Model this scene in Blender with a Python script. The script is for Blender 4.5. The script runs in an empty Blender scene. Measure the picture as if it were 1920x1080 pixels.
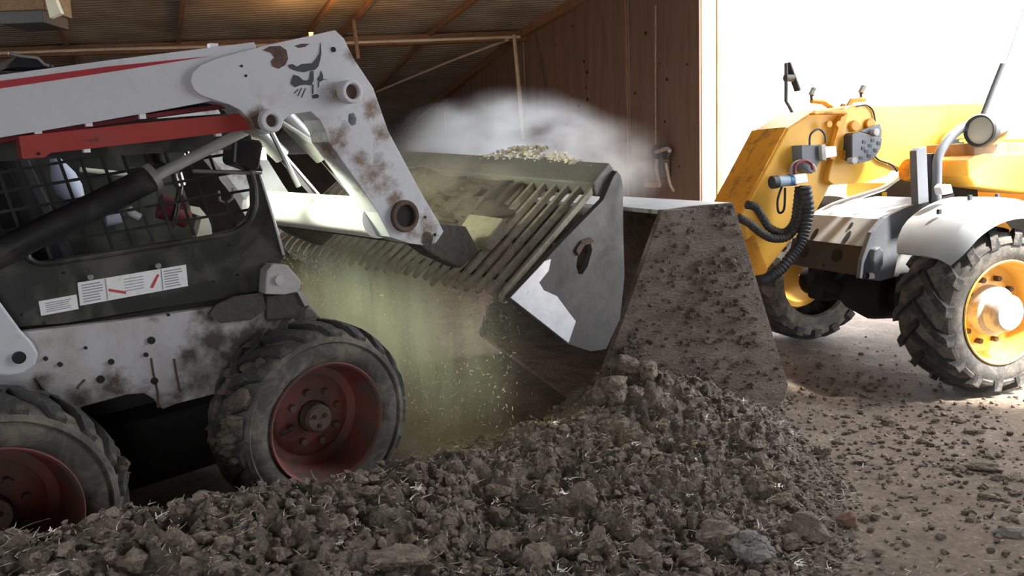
import bpy, bmesh, math, random
import numpy as np
from mathutils import Vector, Matrix
from mathutils.geometry import tessellate_polygon

random.seed(7)
rng = np.random.default_rng(7)
SC = bpy.context.scene
COL = SC.collection

# ------------------------------------------------------------------ camera
F = 1500.0            # focal length in pixels of the 1920x1080 frame
HC = 1.55             # camera height
YH = 310.0            # horizon row at the centre column
PITCH = math.atan((540 - YH) / F)
ROLL = 0.04
fw = Vector((0, math.cos(PITCH), -math.sin(PITCH)))
up0 = Vector((0, math.sin(PITCH), math.cos(PITCH)))
rt0 = Vector((1, 0, 0))
rt = rt0 * math.cos(ROLL) - up0 * math.sin(ROLL)
up = up0 * math.cos(ROLL) + rt0 * math.sin(ROLL)
CAM = Vector((0, 0, HC))
cd = bpy.data.cameras.new('camera')
cam = bpy.data.objects.new('camera', cd)
COL.objects.link(cam)
m = Matrix((rt, up, -fw)).transposed().to_4x4()
m.translation = CAM
cam.matrix_world = m
cd.sensor_width = 36.0
cd.lens = 36.0 * F / 1920.0
cd.clip_end = 500
SC.camera = cam

# ------------------------------------------------------------------ light
SC.view_settings.view_transform = 'Standard'
SC.view_settings.look = 'None'
SC.view_settings.gamma = 1.0
SC.view_settings.use_curve_mapping = False
SC.view_settings.exposure = 0.25
w = bpy.data.worlds.new('sky')
SC.world = w
w.use_nodes = True
bg = w.node_tree.nodes['Background']
bg.inputs['Color'].default_value = (0.90, 0.95, 1.0, 1)
bg.inputs['Strength'].default_value = 11.0
sd = bpy.data.lights.new('sun', 'SUN')
sd.energy = 24.0
sd.angle = math.radians(6)
sd.color = (1.0, 0.95, 0.86)
sun = bpy.data.objects.new('sun', sd)
COL.objects.link(sun)
sun.rotation_euler = Vector((0.60, -0.33, 1.05)).to_track_quat('Z', 'Y').to_euler()
SC.cycles.max_bounces = 8
SC.cycles.volume_bounces = 1
SC.cycles.volume_step_rate = 2.0
SC.cycles.volume_max_steps = 96
SC.cycles.sample_clamp_indirect = 6.0

# ------------------------------------------------------------------ pixels to directions
def ray(px, py):
    return (fw + rt * ((px - 960) / F) + up * ((540 - py) / F))
def at_depth(px, py, d):
    return CAM + ray(px, py) * d
def on_plane(px, py, p0, n):
    r = ray(px, py)
    return CAM + r * ((p0 - CAM).dot(n) / r.dot(n))
def on_floor(px, py, z=0.0):
    return on_plane(px, py, Vector((0, 0, z)), Vector((0, 0, 1)))

class Frame:
    """local axes of a machine: x forward, y left, z up"""
    def __init__(s, o, x, y, z):
        s.o, s.x, s.y, s.z = o, x, y, z
        s.m = Matrix((x, y, z)).transposed().to_4x4()
        s.m.translation = o
    def loc(s, p):
        q = p - s.o
        return Vector((q.dot(s.x), q.dot(s.y), q.dot(s.z)))
    def px(s, x, y, yy):                       # pixel -> point on the side plane y = yy
        return s.loc(on_plane(x, y, s.o + s.y * yy, s.y))
    def poly(s, pts, yy):
        r = []
        for a in pts:
            v = s.px(a[0], a[1], yy)
            r.append((v.x, v.z))
        return r

# ------------------------------------------------------------------ materials
MATS = {}
def mat(name, col, rough=0.6, metal=0.0, dirt=None, amt=0.0, scale=3.0, bump=0.0, bscale=40.0, var=0.12, spec=0.5, stretch=None, coat=0.0, soft=0.10):
    m = bpy.data.materials.new(name)
    m.use_nodes = True
    nt = m.node_tree
    N, L = nt.nodes, nt.links
    b = N['Principled BSDF']
    b.inputs['Roughness'].default_value = rough
    b.inputs['Metallic'].default_value = metal
    b.inputs['Specular IOR Level'].default_value = spec
    b.inputs['Coat Weight'].default_value = coat
    tc = N.new('ShaderNodeTexCoord')
    mp = N.new('ShaderNodeMapping')
    L.new(tc.outputs['Object'], mp.inputs['Vector'])
    if stretch: mp.inputs['Scale'].default_value = stretch
    n1 = N.new('ShaderNodeTexNoise')
    n1.inputs['Scale'].default_value = scale
    n1.inputs['Detail'].default_value = 8
    n1.inputs['Roughness'].default_value = 0.68
    L.new(mp.outputs[0], n1.inputs['Vector'])
    r1 = N.new('ShaderNodeValToRGB')
    r1.color_ramp.elements[0].position = 0.3
    r1.color_ramp.elements[1].position = 0.72
    c0 = [max(0, c * (1 - var * 1.6)) for c in col]
    c1 = [min(1, c * (1 + var)) for c in col]
    r1.color_ramp.elements[0].color = (*c0, 1)
    r1.color_ramp.elements[1].color = (*c1, 1)
    L.new(n1.outputs['Fac'], r1.inputs['Fac'])
    out = r1.outputs['Color']
    if dirt:
        n2 = N.new('ShaderNodeTexNoise')
        n2.inputs['Scale'].default_value = scale * 1.9
        n2.inputs['Detail'].default_value = 10
        n2.inputs['Roughness'].default_value = 0.72
        n2.inputs['Distortion'].default_value = 0.6
        L.new(mp.outputs[0], n2.inputs['Vector'])
        r2 = N.new('ShaderNodeValToRGB')
        p = 0.78 - 0.45 * amt
        r2.color_ramp.elements[0].position = max(0.0, p - soft)
        r2.color_ramp.elements[1].position = min(1.0, p + soft)
        mx = N.new('ShaderNodeMix')
        mx.data_type = 'RGBA'
        L.new(n2.outputs['Fac'], r2.inputs['Fac'])
        L.new(r2.outputs['Color'], mx.inputs['Factor'])
        L.new(out, mx.inputs['A'])
        mx.inputs['B'].default_value = (*dirt, 1)
        out = mx.outputs['Result']
        mr = N.new('ShaderNodeMapRange')
        mr.inputs['To Min'].default_value = rough
        mr.inputs['To Max'].default_value = 0.95
        L.new(r2.outputs['Color'], mr.inputs['Value'])
        L.new(mr.outputs[0], b.inputs['Roughness'])
        if metal:
            m2 = N.new('ShaderNodeMapRange')
            m2.inputs['To Min'].default_value = metal
            m2.inputs['To Max'].default_value = 0.0
            L.new(r2.outputs['Color'], m2.inputs['Value'])
            L.new(m2.outputs[0], b.inputs['Metallic'])
    L.new(out, b.inputs['Base Color'])
    if bump:
        n3 = N.new('ShaderNodeTexNoise')
        n3.inputs['Scale'].default_value = bscale
        n3.inputs['Detail'].default_value = 6
        L.new(mp.outputs[0], n3.inputs['Vector'])
        bp = N.new('ShaderNodeBump')
        bp.inputs['Strength'].default_value = bump
        bp.inputs['Distance'].default_value = 0.02
        L.new(n3.outputs['Fac'], bp.inputs['Height'])
        L.new(bp.outputs[0], b.inputs['Normal'])
    MATS[name] = m
    return m

mud = (0.085, 0.065, 0.048)
dust = (0.26, 0.21, 0.16)
mat('white_paint', (0.50, 0.51, 0.55), 0.42, dirt=(0.30, 0.25, 0.21), amt=0.16, scale=2.2, bump=0.05, bscale=60, var=0.05, soft=0.2)
mat('white_chassis', (0.42, 0.41, 0.42), 0.5, dirt=(0.20, 0.15, 0.115), amt=0.36, scale=2.0, bump=0.08, bscale=50, var=0.07, soft=0.22)
mat('bare_white', (0.80, 0.81, 0.83), 0.35, dirt=(0.5, 0.48, 0.45), amt=0.15, scale=4, var=0.04)
mat('red_paint', (0.30, 0.035, 0.028), 0.42, dirt=(0.22, 0.06, 0.045), amt=0.2, scale=3)
mat('rim_red', (0.17, 0.034, 0.024), 0.6, dirt=(0.085, 0.055, 0.042), amt=0.6, scale=4, bump=0.1)
mat('panel_black', (0.020, 0.022, 0.021), 0.38, dirt=(0.075, 0.07, 0.058), amt=0.40, scale=2.2, bump=0.02)
mat('black_metal', (0.012, 0.012, 0.014), 0.35, dirt=(0.04, 0.036, 0.03), amt=0.3, scale=5)
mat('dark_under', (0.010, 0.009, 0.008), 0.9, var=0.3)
mat('chrome', (0.62, 0.62, 0.62), 0.22, 1.0, var=0.05)
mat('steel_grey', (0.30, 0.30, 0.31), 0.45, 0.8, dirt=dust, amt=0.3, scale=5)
mat('rubber', (0.020, 0.020, 0.020), 0.75, dirt=(0.13, 0.115, 0.098), amt=0.44, scale=6, bump=0.2, bscale=70)
mat('rubber_side', (0.055, 0.052, 0.048), 0.8, dirt=(0.17, 0.145, 0.118), amt=0.52, scale=4.5, bump=0.12, bscale=60)
mat('stain', (0.60, 0.58, 0.58), 0.5, dirt=(0.21, 0.155, 0.115), amt=0.62, scale=9, soft=0.16)
mat('rod_steel', (0.42, 0.42, 0.43), 0.4, 0.5, var=0.08)
mat('rust', (0.095, 0.055, 0.038), 0.85, dirt=(0.05, 0.035, 0.028), amt=0.5, scale=8, bump=0.3)
mat('mud', mud, 0.95, dirt=(0.14, 0.11, 0.085), amt=0.4, scale=9, bump=0.8, bscale=60)
mat('decal_white', (0.72, 0.72, 0.73), 0.5, dirt=(0.45, 0.43, 0.41), amt=0.2, scale=8, var=0.03)
mat('decal_ink', (0.24, 0.24, 0.26), 0.6, var=0.05)
mat('decal_red', (0.45, 0.05, 0.06), 0.5, var=0.05)
mat('logo_black', (0.028, 0.032, 0.042), 0.5, dirt=(0.2, 0.2, 0.22), amt=0.18, scale=30)
mat('stripe_red', (0.32, 0.022, 0.03), 0.45, var=0.1)
mat('bucket_steel', (0.085, 0.085, 0.09), 0.34, 0.6, dirt=(0.05, 0.045, 0.04), amt=0.45, scale=2.4, bump=0.05, soft=0.22)
mat('beam_steel', (0.17, 0.168, 0.16), 0.5, 0.4, dirt=(0.11, 0.095, 0.08), amt=0.5, scale=3, bump=0.15, soft=0.2)
mat('tine_steel', (0.27, 0.245, 0.185), 0.6, 0.2, dirt=(0.15, 0.125, 0.088), amt=0.5, scale=7, bump=0.2)
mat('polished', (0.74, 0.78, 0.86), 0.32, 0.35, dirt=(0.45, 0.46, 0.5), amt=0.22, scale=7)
mat('muddy_plate', (0.055, 0.045, 0.037), 0.9, dirt=(0.095, 0.076, 0.06), amt=0.40, scale=5, bump=0.5, bscale=28)
mat('bucket_mud', (0.165, 0.130, 0.107), 0.85, dirt=(0.075, 0.056, 0.044), amt=0.5, scale=2.6, bump=0.6, bscale=45, stretch=(1, 1, 2.2))
mat('yellow', (0.86, 0.46, 0.060), 0.42, dirt=(0.55, 0.30, 0.03), amt=0.18, scale=3, var=0.06)
mat('yellow_mud_shade', (0.72, 0.30, 0.02), 0.5, dirt=(0.20, 0.095, 0.03), amt=0.40, scale=4, var=0.08, bump=0.1)  # muddy yellow; also carries the shade of the boom's front face
mat('rim_yellow', (0.86, 0.46, 0.07), 0.5, dirt=(0.5, 0.32, 0.12), amt=0.30, scale=5, var=0.06)
mat('grey_paint', (0.115, 0.125, 0.145), 0.45, dirt=(0.17, 0.16, 0.15), amt=0.30, scale=3)
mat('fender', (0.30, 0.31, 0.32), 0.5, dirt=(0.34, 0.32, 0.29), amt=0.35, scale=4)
mat('dark_grey', (0.030, 0.032, 0.036), 0.5, dirt=(0.10, 0.09, 0.08), amt=0.25, scale=4)
mat('hub_grey', (0.42, 0.41, 0.40), 0.6, dirt=(0.25, 0.2, 0.15), amt=0.4, scale=7)
mat('blue_grey', (0.30, 0.40, 0.52), 0.4, var=0.05)
mat('blue', (0.05, 0.18, 0.42), 0.4, var=0.05)
mat('hose', (0.022, 0.021, 0.021), 0.6, dirt=(0.11, 0.09, 0.07), amt=0.4, scale=20)
mat('plywood', (0.150, 0.098, 0.080), 0.8, dirt=(0.095, 0.063, 0.053), amt=0.42, scale=3.0, bump=0.12, bscale=30, var=0.16, stretch=(1.6, 1.6, 0.16))
mat('wood', (0.26, 0.17, 0.105), 0.8, dirt=(0.13, 0.08, 0.05), amt=0.4, scale=5, bump=0.2, stretch=(1, 1, 0.25))
mat('pale_wood', (0.62, 0.48, 0.34), 0.7, dirt=(0.35, 0.24, 0.16), amt=0.35, scale=5, bump=0.1, stretch=(1, 1, 0.25))
mat('beam_wood', (0.19, 0.105, 0.055), 0.85, dirt=(0.075, 0.045, 0.03), amt=0.4, scale=6, bump=0.2)
mat('pipe_pale', (0.55, 0.47, 0.38), 0.5, dirt=(0.3, 0.2, 0.13), amt=0.3, scale=6)
mat('osb', (0.25, 0.17, 0.095), 0.85, dirt=(0.15, 0.095, 0.055), amt=0.5, scale=25, bump=0.2)
mat('rope', (0.30, 0.24, 0.19), 0.95, var=0.3, scale=40)
mat('feather', (0.80, 0.77, 0.72), 0.9, var=0.1, scale=30)
mat('straw', (0.56, 0.50, 0.41), 0.9, var=0.45, scale=7)
mat('chaff', (0.52, 0.50, 0.33), 0.9, var=0.25, scale=7)
mat('stone', (0.17, 0.155, 0.14), 0.85, dirt=(0.10, 0.083, 0.068), amt=0.4, scale=8, bump=0.4)
mat('brown_stone', (0.16, 0.09, 0.06), 0.8, dirt=(0.09, 0.065, 0.05), amt=0.4, scale=8, bump=0.4)
mat('clod', (0.20, 0.156, 0.118), 0.95, dirt=(0.085, 0.063, 0.047), amt=0.45, scale=14, bump=1.0, bscale=70, var=0.3)
mat('fabric_dark', (0.02, 0.02, 0.024), 0.9, var=0.2)
mat('maroon', (0.16, 0.022, 0.03), 0.6, var=0.15)
mat('pale_blue', (0.55, 0.60, 0.75), 0.6, var=0.1)
mat('cream', (0.72, 0.72, 0.58), 0.6, var=0.06)
mat('sticker_yellow', (0.8, 0.6, 0.05), 0.5, var=0.05)
mat('roller_white', (0.85, 0.85, 0.85), 0.4, dirt=(0.6, 0.58, 0.5), amt=0.2, scale=4, var=0.03)
mat('far_sheet', (0.12, 0.10, 0.085), 0.8, var=0.2, scale=1.5)

def soil_mat(name, a, b, c, scale=6.0, bump=0.9):
    m = bpy.data.materials.new(name); m.use_nodes = True
    nt = m.node_tree; N, L = nt.nodes, nt.links
    bs = N['Principled BSDF']; bs.inputs['Roughness'].default_value = 0.95
    bs.inputs['Specular IOR Level'].default_value = 0.25
    tc = N.new('ShaderNodeTexCoord')
    n1 = N.new('ShaderNodeTexNoise'); n1.inputs['Scale'].default_value = scale; n1.inputs['Detail'].default_value = 12; n1.inputs['Roughness'].default_value = 0.75
    n2 = N.new('ShaderNodeTexNoise'); n2.inputs['Scale'].default_value = scale * 14; n2.inputs['Detail'].default_value = 8; n2.inputs['Roughness'].default_value = 0.8
    n3 = N.new('ShaderNodeTexVoronoi'); n3.inputs['Scale'].default_value = scale * 9
    for n in (n1, n2, n3): L.new(tc.outputs['Object'], n.inputs['Vector'])
    r = N.new('ShaderNodeValToRGB')
    e = r.color_ramp.elements
    e[0].position = 0.32; e[0].color = (*a, 1)
    e[1].position = 0.55; e[1].color = (*b, 1)
    x = e.new(0.74); x.color = (*c, 1)
    ad = N.new('ShaderNodeMath'); ad.operation = 'MULTIPLY_ADD'
    L.new(n2.outputs['Fac'], ad.inputs[0]); ad.inputs[1].default_value = 0.75
    sb = N.new('ShaderNodeMath'); sb.operation = 'MULTIPLY_ADD'
    L.new(n1.outputs['Fac'], sb.inputs[0]); sb.inputs[1].default_value = 0.6; sb.inputs[2].default_value = -0.17
    L.new(sb.outputs[0], ad.inputs[2])
    L.new(ad.outputs[0], r.inputs['Fac'])
    L.new(r.outputs['Color'], bs.inputs['Base Color'])
    bp = N.new('ShaderNodeBump'); bp.inputs['Strength'].default_value = bump; bp.inputs['Distance'].default_value = 0.012
    mx = N.new('ShaderNodeMath'); mx.operation = 'SUBTRACT'
    L.new(n2.outputs['Fac'], mx.inputs[0]); 
    ml = N.new('ShaderNodeMath'); ml.operation = 'MULTIPLY'; ml.inputs[1].default_value = 0.5
    L.new(n3.outputs['Distance'], ml.inputs[0]); L.new(ml.outputs[0], mx.inputs[1])
    L.new(mx.outputs[0], bp.inputs['Height']); L.new(bp.outputs[0], bs.inputs['Normal'])
    MATS[name] = m
soil_mat('heap_soil', (0.040, 0.031, 0.025), (0.165, 0.133, 0.106), (0.46, 0.41, 0.355))
soil_mat('floor_soil', (0.085, 0.064, 0.050), (0.185, 0.142, 0.110), (0.33, 0.27, 0.215), 3.0, 0.6)
soil_mat('yard_soil', (0.26, 0.22, 0.18), (0.40, 0.34, 0.28), (0.52, 0.46, 0.39), 2.0, 0.3)

def sheet_mat():
    m = bpy.data.materials.new('ceiling_sheet'); m.use_nodes = True
    nt = m.node_tree; N, L = nt.nodes, nt.links
    b = N['Principled BSDF']; b.inputs['Roughness'].default_value = 0.6
    tc = N.new('ShaderNodeTexCoord')
    sx = N.new('ShaderNodeSeparateXYZ'); L.new(tc.outputs['Object'], sx.inputs[0])
    s = N.new('ShaderNodeMath'); s.operation = 'MULTIPLY'; s.inputs[1].default_value = 60.0
    L.new(sx.outputs['Y'], s.inputs[0])
    si = N.new('ShaderNodeMath'); si.operation = 'SINE'; L.new(s.outputs[0], si.inputs[0])
    bp = N.new('ShaderNodeBump'); bp.inputs['Strength'].default_value = 0.4; bp.inputs['Distance'].default_value = 0.015
    L.new(si.outputs[0], bp.inputs['Height']); L.new(bp.outputs[0], b.inputs['Normal'])
    n1 = N.new('ShaderNodeTexNoise'); n1.inputs['Scale'].default_value = 1.3; n1.inputs['Detail'].default_value = 8
    L.new(tc.outputs['Object'], n1.inputs['Vector'])
    r = N.new('ShaderNodeValToRGB')
    r.color_ramp.elements[0].position = 0.3; r.color_ramp.elements[0].color = (0.19, 0.168, 0.142, 1)
    r.color_ramp.elements[1].position = 0.7; r.color_ramp.elements[1].color = (0.35, 0.325, 0.285, 1)
    L.new(n1.outputs['Fac'], r.inputs['Fac']); L.new(r.outputs[0], b.inputs['Base Color'])
    MATS['ceiling_sheet'] = m
sheet_mat()

def glassy(name, col, rough=0.1, trans=0.9):
    m = bpy.data.materials.new(name); m.use_nodes = True
    b = m.node_tree.nodes['Principled BSDF']
    b.inputs['Base Color'].default_value = (*col, 1); b.inputs['Roughness'].default_value = rough
    b.inputs['Transmission Weight'].default_value = trans; b.inputs['IOR'].default_value = 1.2
    MATS[name] = m
glassy('glass', (0.75, 0.85, 0.86), 0.05, 0.85)
glassy('lens', (0.62, 0.60, 0.52), 0.25, 0.25)
def emis(name, col, st):
    m = bpy.data.materials.new(name); m.use_nodes = True
    b = m.node_tree.nodes['Principled BSDF']
    b.inputs['Emission Color'].default_value = (*col, 1); b.inputs['Emission Strength'].default_value = st
    MATS[name] = m
emis('bulb', (1.0, 0.55, 0.2), 25)
emis('lamp_lens', (0.95, 1.0, 0.75), 8)

def stain(src, name, blobs, colour, ns=9.0):
    """copy of a paint with stains around given points of the part (x, z, radius)"""
    m = MATS[src].copy(); m.name = name; nt = m.node_tree; N, L = nt.nodes, nt.links
    b = N['Principled BSDF']; old = b.inputs['Base Color'].links[0].from_socket
    tc = N.new('ShaderNodeTexCoord'); sp = N.new('ShaderNodeSeparateXYZ'); L.new(tc.outputs['Object'], sp.inputs[0])
    cb = N.new('ShaderNodeCombineXYZ'); L.new(sp.outputs['X'], cb.inputs['X']); L.new(sp.outputs['Z'], cb.inputs['Z'])
    acc = None
    for (x, z, r) in blobs:
        d = N.new('ShaderNodeVectorMath'); d.operation = 'DISTANCE'; d.inputs[1].default_value = (x, 0, z); L.new(cb.outputs[0], d.inputs[0])
        mr = N.new('ShaderNodeMapRange'); mr.inputs['From Min'].default_value = r * 2.1; mr.inputs['From Max'].default_value = 0.0; mr.inputs['To Max'].default_value = 0.42; L.new(d.outputs['Value'], mr.inputs['Value'])
        if acc is None: acc = mr.outputs[0]
        else:
            mx = N.new('ShaderNodeMath'); mx.operation = 'MAXIMUM'; L.new(acc, mx.inputs[0]); L.new(mr.outputs[0], mx.inputs[1]); acc = mx.outputs[0]
    n = N.new('ShaderNodeTexNoise'); n.inputs['Scale'].default_value = ns; n.inputs['Detail'].default_value = 9; n.inputs['Roughness'].default_value = .7; L.new(tc.outputs['Object'], n.inputs['Vector'])
    ad = N.new('ShaderNodeMath'); ad.operation = 'ADD'; L.new(acc, ad.inputs[0]); L.new(n.outputs['Fac'], ad.inputs[1])
    m2 = N.new('ShaderNodeMapRange'); m2.inputs['From Min'].default_value = .70; m2.inputs['From Max'].default_value = .92; L.new(ad.outputs[0], m2.inputs['Value'])
    g = N.new('ShaderNodeMath'); g.operation = 'GREATER_THAN'; g.inputs[1].default_value = 0.001; L.new(acc, g.inputs[0])
    mu = N.new('ShaderNodeMath'); mu.operation = 'MULTIPLY'; L.new(m2.outputs[0], mu.inputs[0]); L.new(g.outputs[0], mu.inputs[1])
    mix = N.new('ShaderNodeMix'); mix.data_type = 'RGBA'; L.new(mu.outputs[0], mix.inputs['Factor']); L.new(old, mix.inputs['A']); mix.inputs['B'].default_value = (*colour, 1)
    L.new(mix.outputs['Result'], b.inputs['Base Color'])
    MATS[name] = m

# ------------------------------------------------------------------ mesh builder
class MB:
    def __init__(s): s.v, s.f = [], []
    def add(s, vs, fs):
        o = len(s.v)
        s.v += [tuple(v) for v in vs]
        s.f += [tuple(i + o for i in f) for f in fs]
        return s
    def box(s, c, d, R=None):
        vs = []
        for x in (-.5, .5):
            for y in (-.5, .5):
                for z in (-.5, .5):
                    v = Vector((x * d[0], y * d[1], z * d[2]))
                    if R is not None: v = R @ v
                    vs.append(Vector(c) + v)
        return s.add(vs, [(0, 1, 3, 2), (4, 6, 7, 5), (0, 4, 5, 1), (2, 3, 7, 6), (0, 2, 6, 4), (1, 5, 7, 3)])
    def prism(s, poly, y0, y1, holes=()):
        """polygon in (x,z), extruded along y from y0 to y1"""
        loops = [list(poly)] + [list(h) for h in holes]
        flat = [p for l in loops for p in l]
        n = len(flat)
        vs = [(p[0], y0, p[1]) for p in flat] + [(p[0], y1, p[1]) for p in flat]
        fs = []
        if holes or True:
            tr = tessellate_polygon([[Vector((p[0], p[1], 0)) for p in l] for l in loops])
            for t in tr:
                a, b, c = (flat[i] for i in t)
                cr = (b[0]-a[0])*(c[1]-a[1]) - (b[1]-a[1])*(c[0]-a[0])
                t = tuple(t) if cr > 0 else tuple(reversed(t))
                # facing -y for counter-clockwise in (x,z)
                if y0 < y1:
                    fs.append(t); fs.append(tuple(i + n for i in reversed(t)))
                else:
                    fs.append(tuple(reversed(t))); fs.append(tuple(i + n for i in t))
        k = 0
        for li, l in enumerate(loops):
            m_ = len(l)
            for i in range(m_):
                a, b = k + i, k + (i + 1) % m_
                fs.append((a, a + n, b + n, b))
            k += m_
        return s.add(vs, fs)
    def tube(s, pts, r, n=10, cap=True):
        pts = [Vector(p) for p in pts]
        rs = r if isinstance(r, (list, tuple)) else [r] * len(pts)
        vs, fs = [], []
        prev = None
        for i, p in enumerate(pts):
            t = (pts[min(i + 1, len(pts) - 1)] - pts[max(i - 1, 0)]).normalized()
            if prev is None:
                a = t.cross(Vector((0, 0, 1)))
                if a.length < 1e-3: a = t.cross(Vector((1, 0, 0)))
            else:
                a = prev - t * prev.dot(t)
            a.normalize(); prev = a
            b = t.cross(a)
            for k in range(n):
                q = 2 * math.pi * k / n
                vs.append(p + a * math.cos(q) * rs[i] + b * math.sin(q) * rs[i])
        for i in range(len(pts) - 1):
            for k in range(n):
                fs.append((i * n + k, i * n + (k + 1) % n, (i + 1) * n + (k + 1) % n, (i + 1) * n + k))
        if cap:
            fs.append(tuple(reversed(range(n)))); fs.append(tuple(range((len(pts) - 1) * n, len(pts) * n)))
        return s.add(vs, fs)
    def lathe(s, prof, c, n=48, a0=0.0, a1=2 * math.pi, close=None):
        """profile of (radius, y) turned about an axis parallel to y through c"""
        full = abs(a1 - a0 - 2 * math.pi) < 1e-6
        k = n if full else n + 1
        vs, fs = [], []
        for i in range(k):
            q = a0 + (a1 - a0) * i / n
            for r, y in prof:
                vs.append((c[0] + r * math.cos(q), c[1] + y, c[2] + r * math.sin(q)))
        P = len(prof)
        for i in range(n):
            j = (i + 1) % k
            for t in range(P - 1):
                fs.append((i * P + t, j * P + t, j * P + t + 1, i * P + t + 1))
            if close: fs.append((i * P + P - 1, j * P + P - 1, j * P, i * P))
        if not full and close:
            fs.append(tuple(range(P))); fs.append(tuple(reversed(range(n * P, n * P + P))))
        return s.add(vs, fs)
    def disc(s, c, r, y0, y1, n=20):
        return s.prism([(c[0] + r * math.cos(2 * math.pi * i / n), c[1] + r * math.sin(2 * math.pi * i / n)) for i in range(n)], y0, y1)
    def build(s, name, material, parent=None, bevel=0.0, smooth=False, recalc=True):
        me = bpy.data.meshes.new(name)
        me.from_pydata(s.v, [], s.f)
        if recalc:
            bm = bmesh.new(); bm.from_mesh(me)
            bmesh.ops.recalc_face_normals(bm, faces=bm.faces)
            bm.to_mesh(me); bm.free()
        me.materials.append(MATS[material])
        if smooth:
            me.polygons.foreach_set('use_smooth', [True] * len(me.polygons))
        o = bpy.data.objects.new(name, me)
        COL.objects.link(o)
        if parent is not None: o.parent = parent
        if bevel:
            b = o.modifiers.new('bevel', 'BEVEL')
            b.width = bevel; b.segments = 2; b.limit_method = 'ANGLE'; b.angle_limit = math.radians(40)
        if smooth:
            sm = o.modifiers.new('edges', 'EDGE_SPLIT'); sm.split_angle = math.radians(38)
        return o

def tag(o, label=None, cat=None, group=None, kind=None):
    if label: o['label'] = label
    if cat: o['category'] = cat
    if group: o['group'] = group
    if kind: o['kind'] = kind
    return o
def empty(name, mtx):
    o = bpy.data.objects.new(name, None)
    COL.objects.link(o)
    o.matrix_world = mtx
    o.empty_display_size = 0.1
    return o
def copy(o, parent=None):
    c = o.copy(); COL.objects.link(c)
    if parent is not None: c.parent = parent
    return c
def circ(c, r, n=16):
    return [(c[0] + r * math.cos(2 * math.pi * i / n), c[1] + r * math.sin(2 * math.pi * i / n)) for i in range(n)]
def smooth_path(pts, k=6):
    pts = [Vector(p) for p in pts]
    out = []
    for i in range(len(pts) - 1):
        p0 = pts[max(i - 1, 0)]; p1 = pts[i]; p2 = pts[i + 1]; p3 = pts[min(i + 2, len(pts) - 1)]
        for j in range(k):
            t = j / k
            out.append(0.5 * ((2 * p1) + (p2 - p0) * t + (2 * p0 - 5 * p1 + 4 * p2 - p3) * t * t + (3 * p1 - p0 - 3 * p2 + p3) * t ** 3))
    out.append(pts[-1])
    return out

# vectorised gradient-free value noise
def vnoise(x, y, seed=0):
    xi = np.floor(x).astype(np.int64); yi = np.floor(y).astype(np.int64)
    xf = x - xi; yf = y - yi
    u = xf * xf * xf * (xf * (xf * 6 - 15) + 10); v = yf * yf * yf * (yf * (yf * 6 - 15) + 10)
    def h(a, b):
        n = (a * 374761393 + b * 668265263 + seed * 974711) & 0x7fffffff
        n = ((n ^ (n >> 13)) * 1274126177) & 0x7fffffff
        n = (n ^ (n >> 16)) & 0xffff
        return n / 65535.0
    return (h(xi, yi) * (1 - u) + h(xi + 1, yi) * u) * (1 - v) + (h(xi, yi + 1) * (1 - u) + h(xi + 1, yi + 1) * u) * v
def fbm(x, y, oct=5, seed=0, gain=0.5):
    s = 0; a = 1; t = 0; f = 1
    for i in range(oct):
        s = s + a * vnoise(x * f + 17.3 * i, y * f - 9.1 * i, seed + i); t += a; a *= gain; f *= 2.03
    return s / t
def sstep(a, b, x):
    t = np.clip((x - a) / (b - a), 0, 1); return t * t * (3 - 2 * t)

# ================================================================== frames of the two machines
Wf = at_depth(618, 795, 3.36)
Wr = at_depth(-5, 990, 2.58)
sx_ = (Wf - Wr).normalized()
Lv = ray(-280, 226).normalized()
Lh = Vector((-sx_.y, sx_.x, 0)).normalized()
sy_ = (Lv * 0.5 + Lh * 0.5)
sy_ = (sy_ - sx_ * sy_.dot(sx_)).normalized()
sz_ = sx_.cross(sy_)
SK = Frame(Wf, sx_, sy_, sz_)
WB = (Wf - Wr).length

th = math.radians(17.3)
tx_ = Vector((-math.cos(th), -math.sin(th), 0))
ty_ = Vector((math.sin(th), -math.cos(th), 0))
tz_ = Vector((0, 0, 1))
TR = 0.53
Tw = at_depth(1888, 588, 4.95)
Tw.z = TR - 0.005
TE = Frame(Tw, tx_, ty_, tz_)

# ================================================================== ground
Jd = 8.5
J = at_depth(1335, 400, Jd); J.z = 0
wdir = Vector((-0.447, 1, 0)).normalized()      # along the plywood wall, away from the camera
wn = Vector((-wdir.y, wdir.x, 0))               # into the barn

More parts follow.
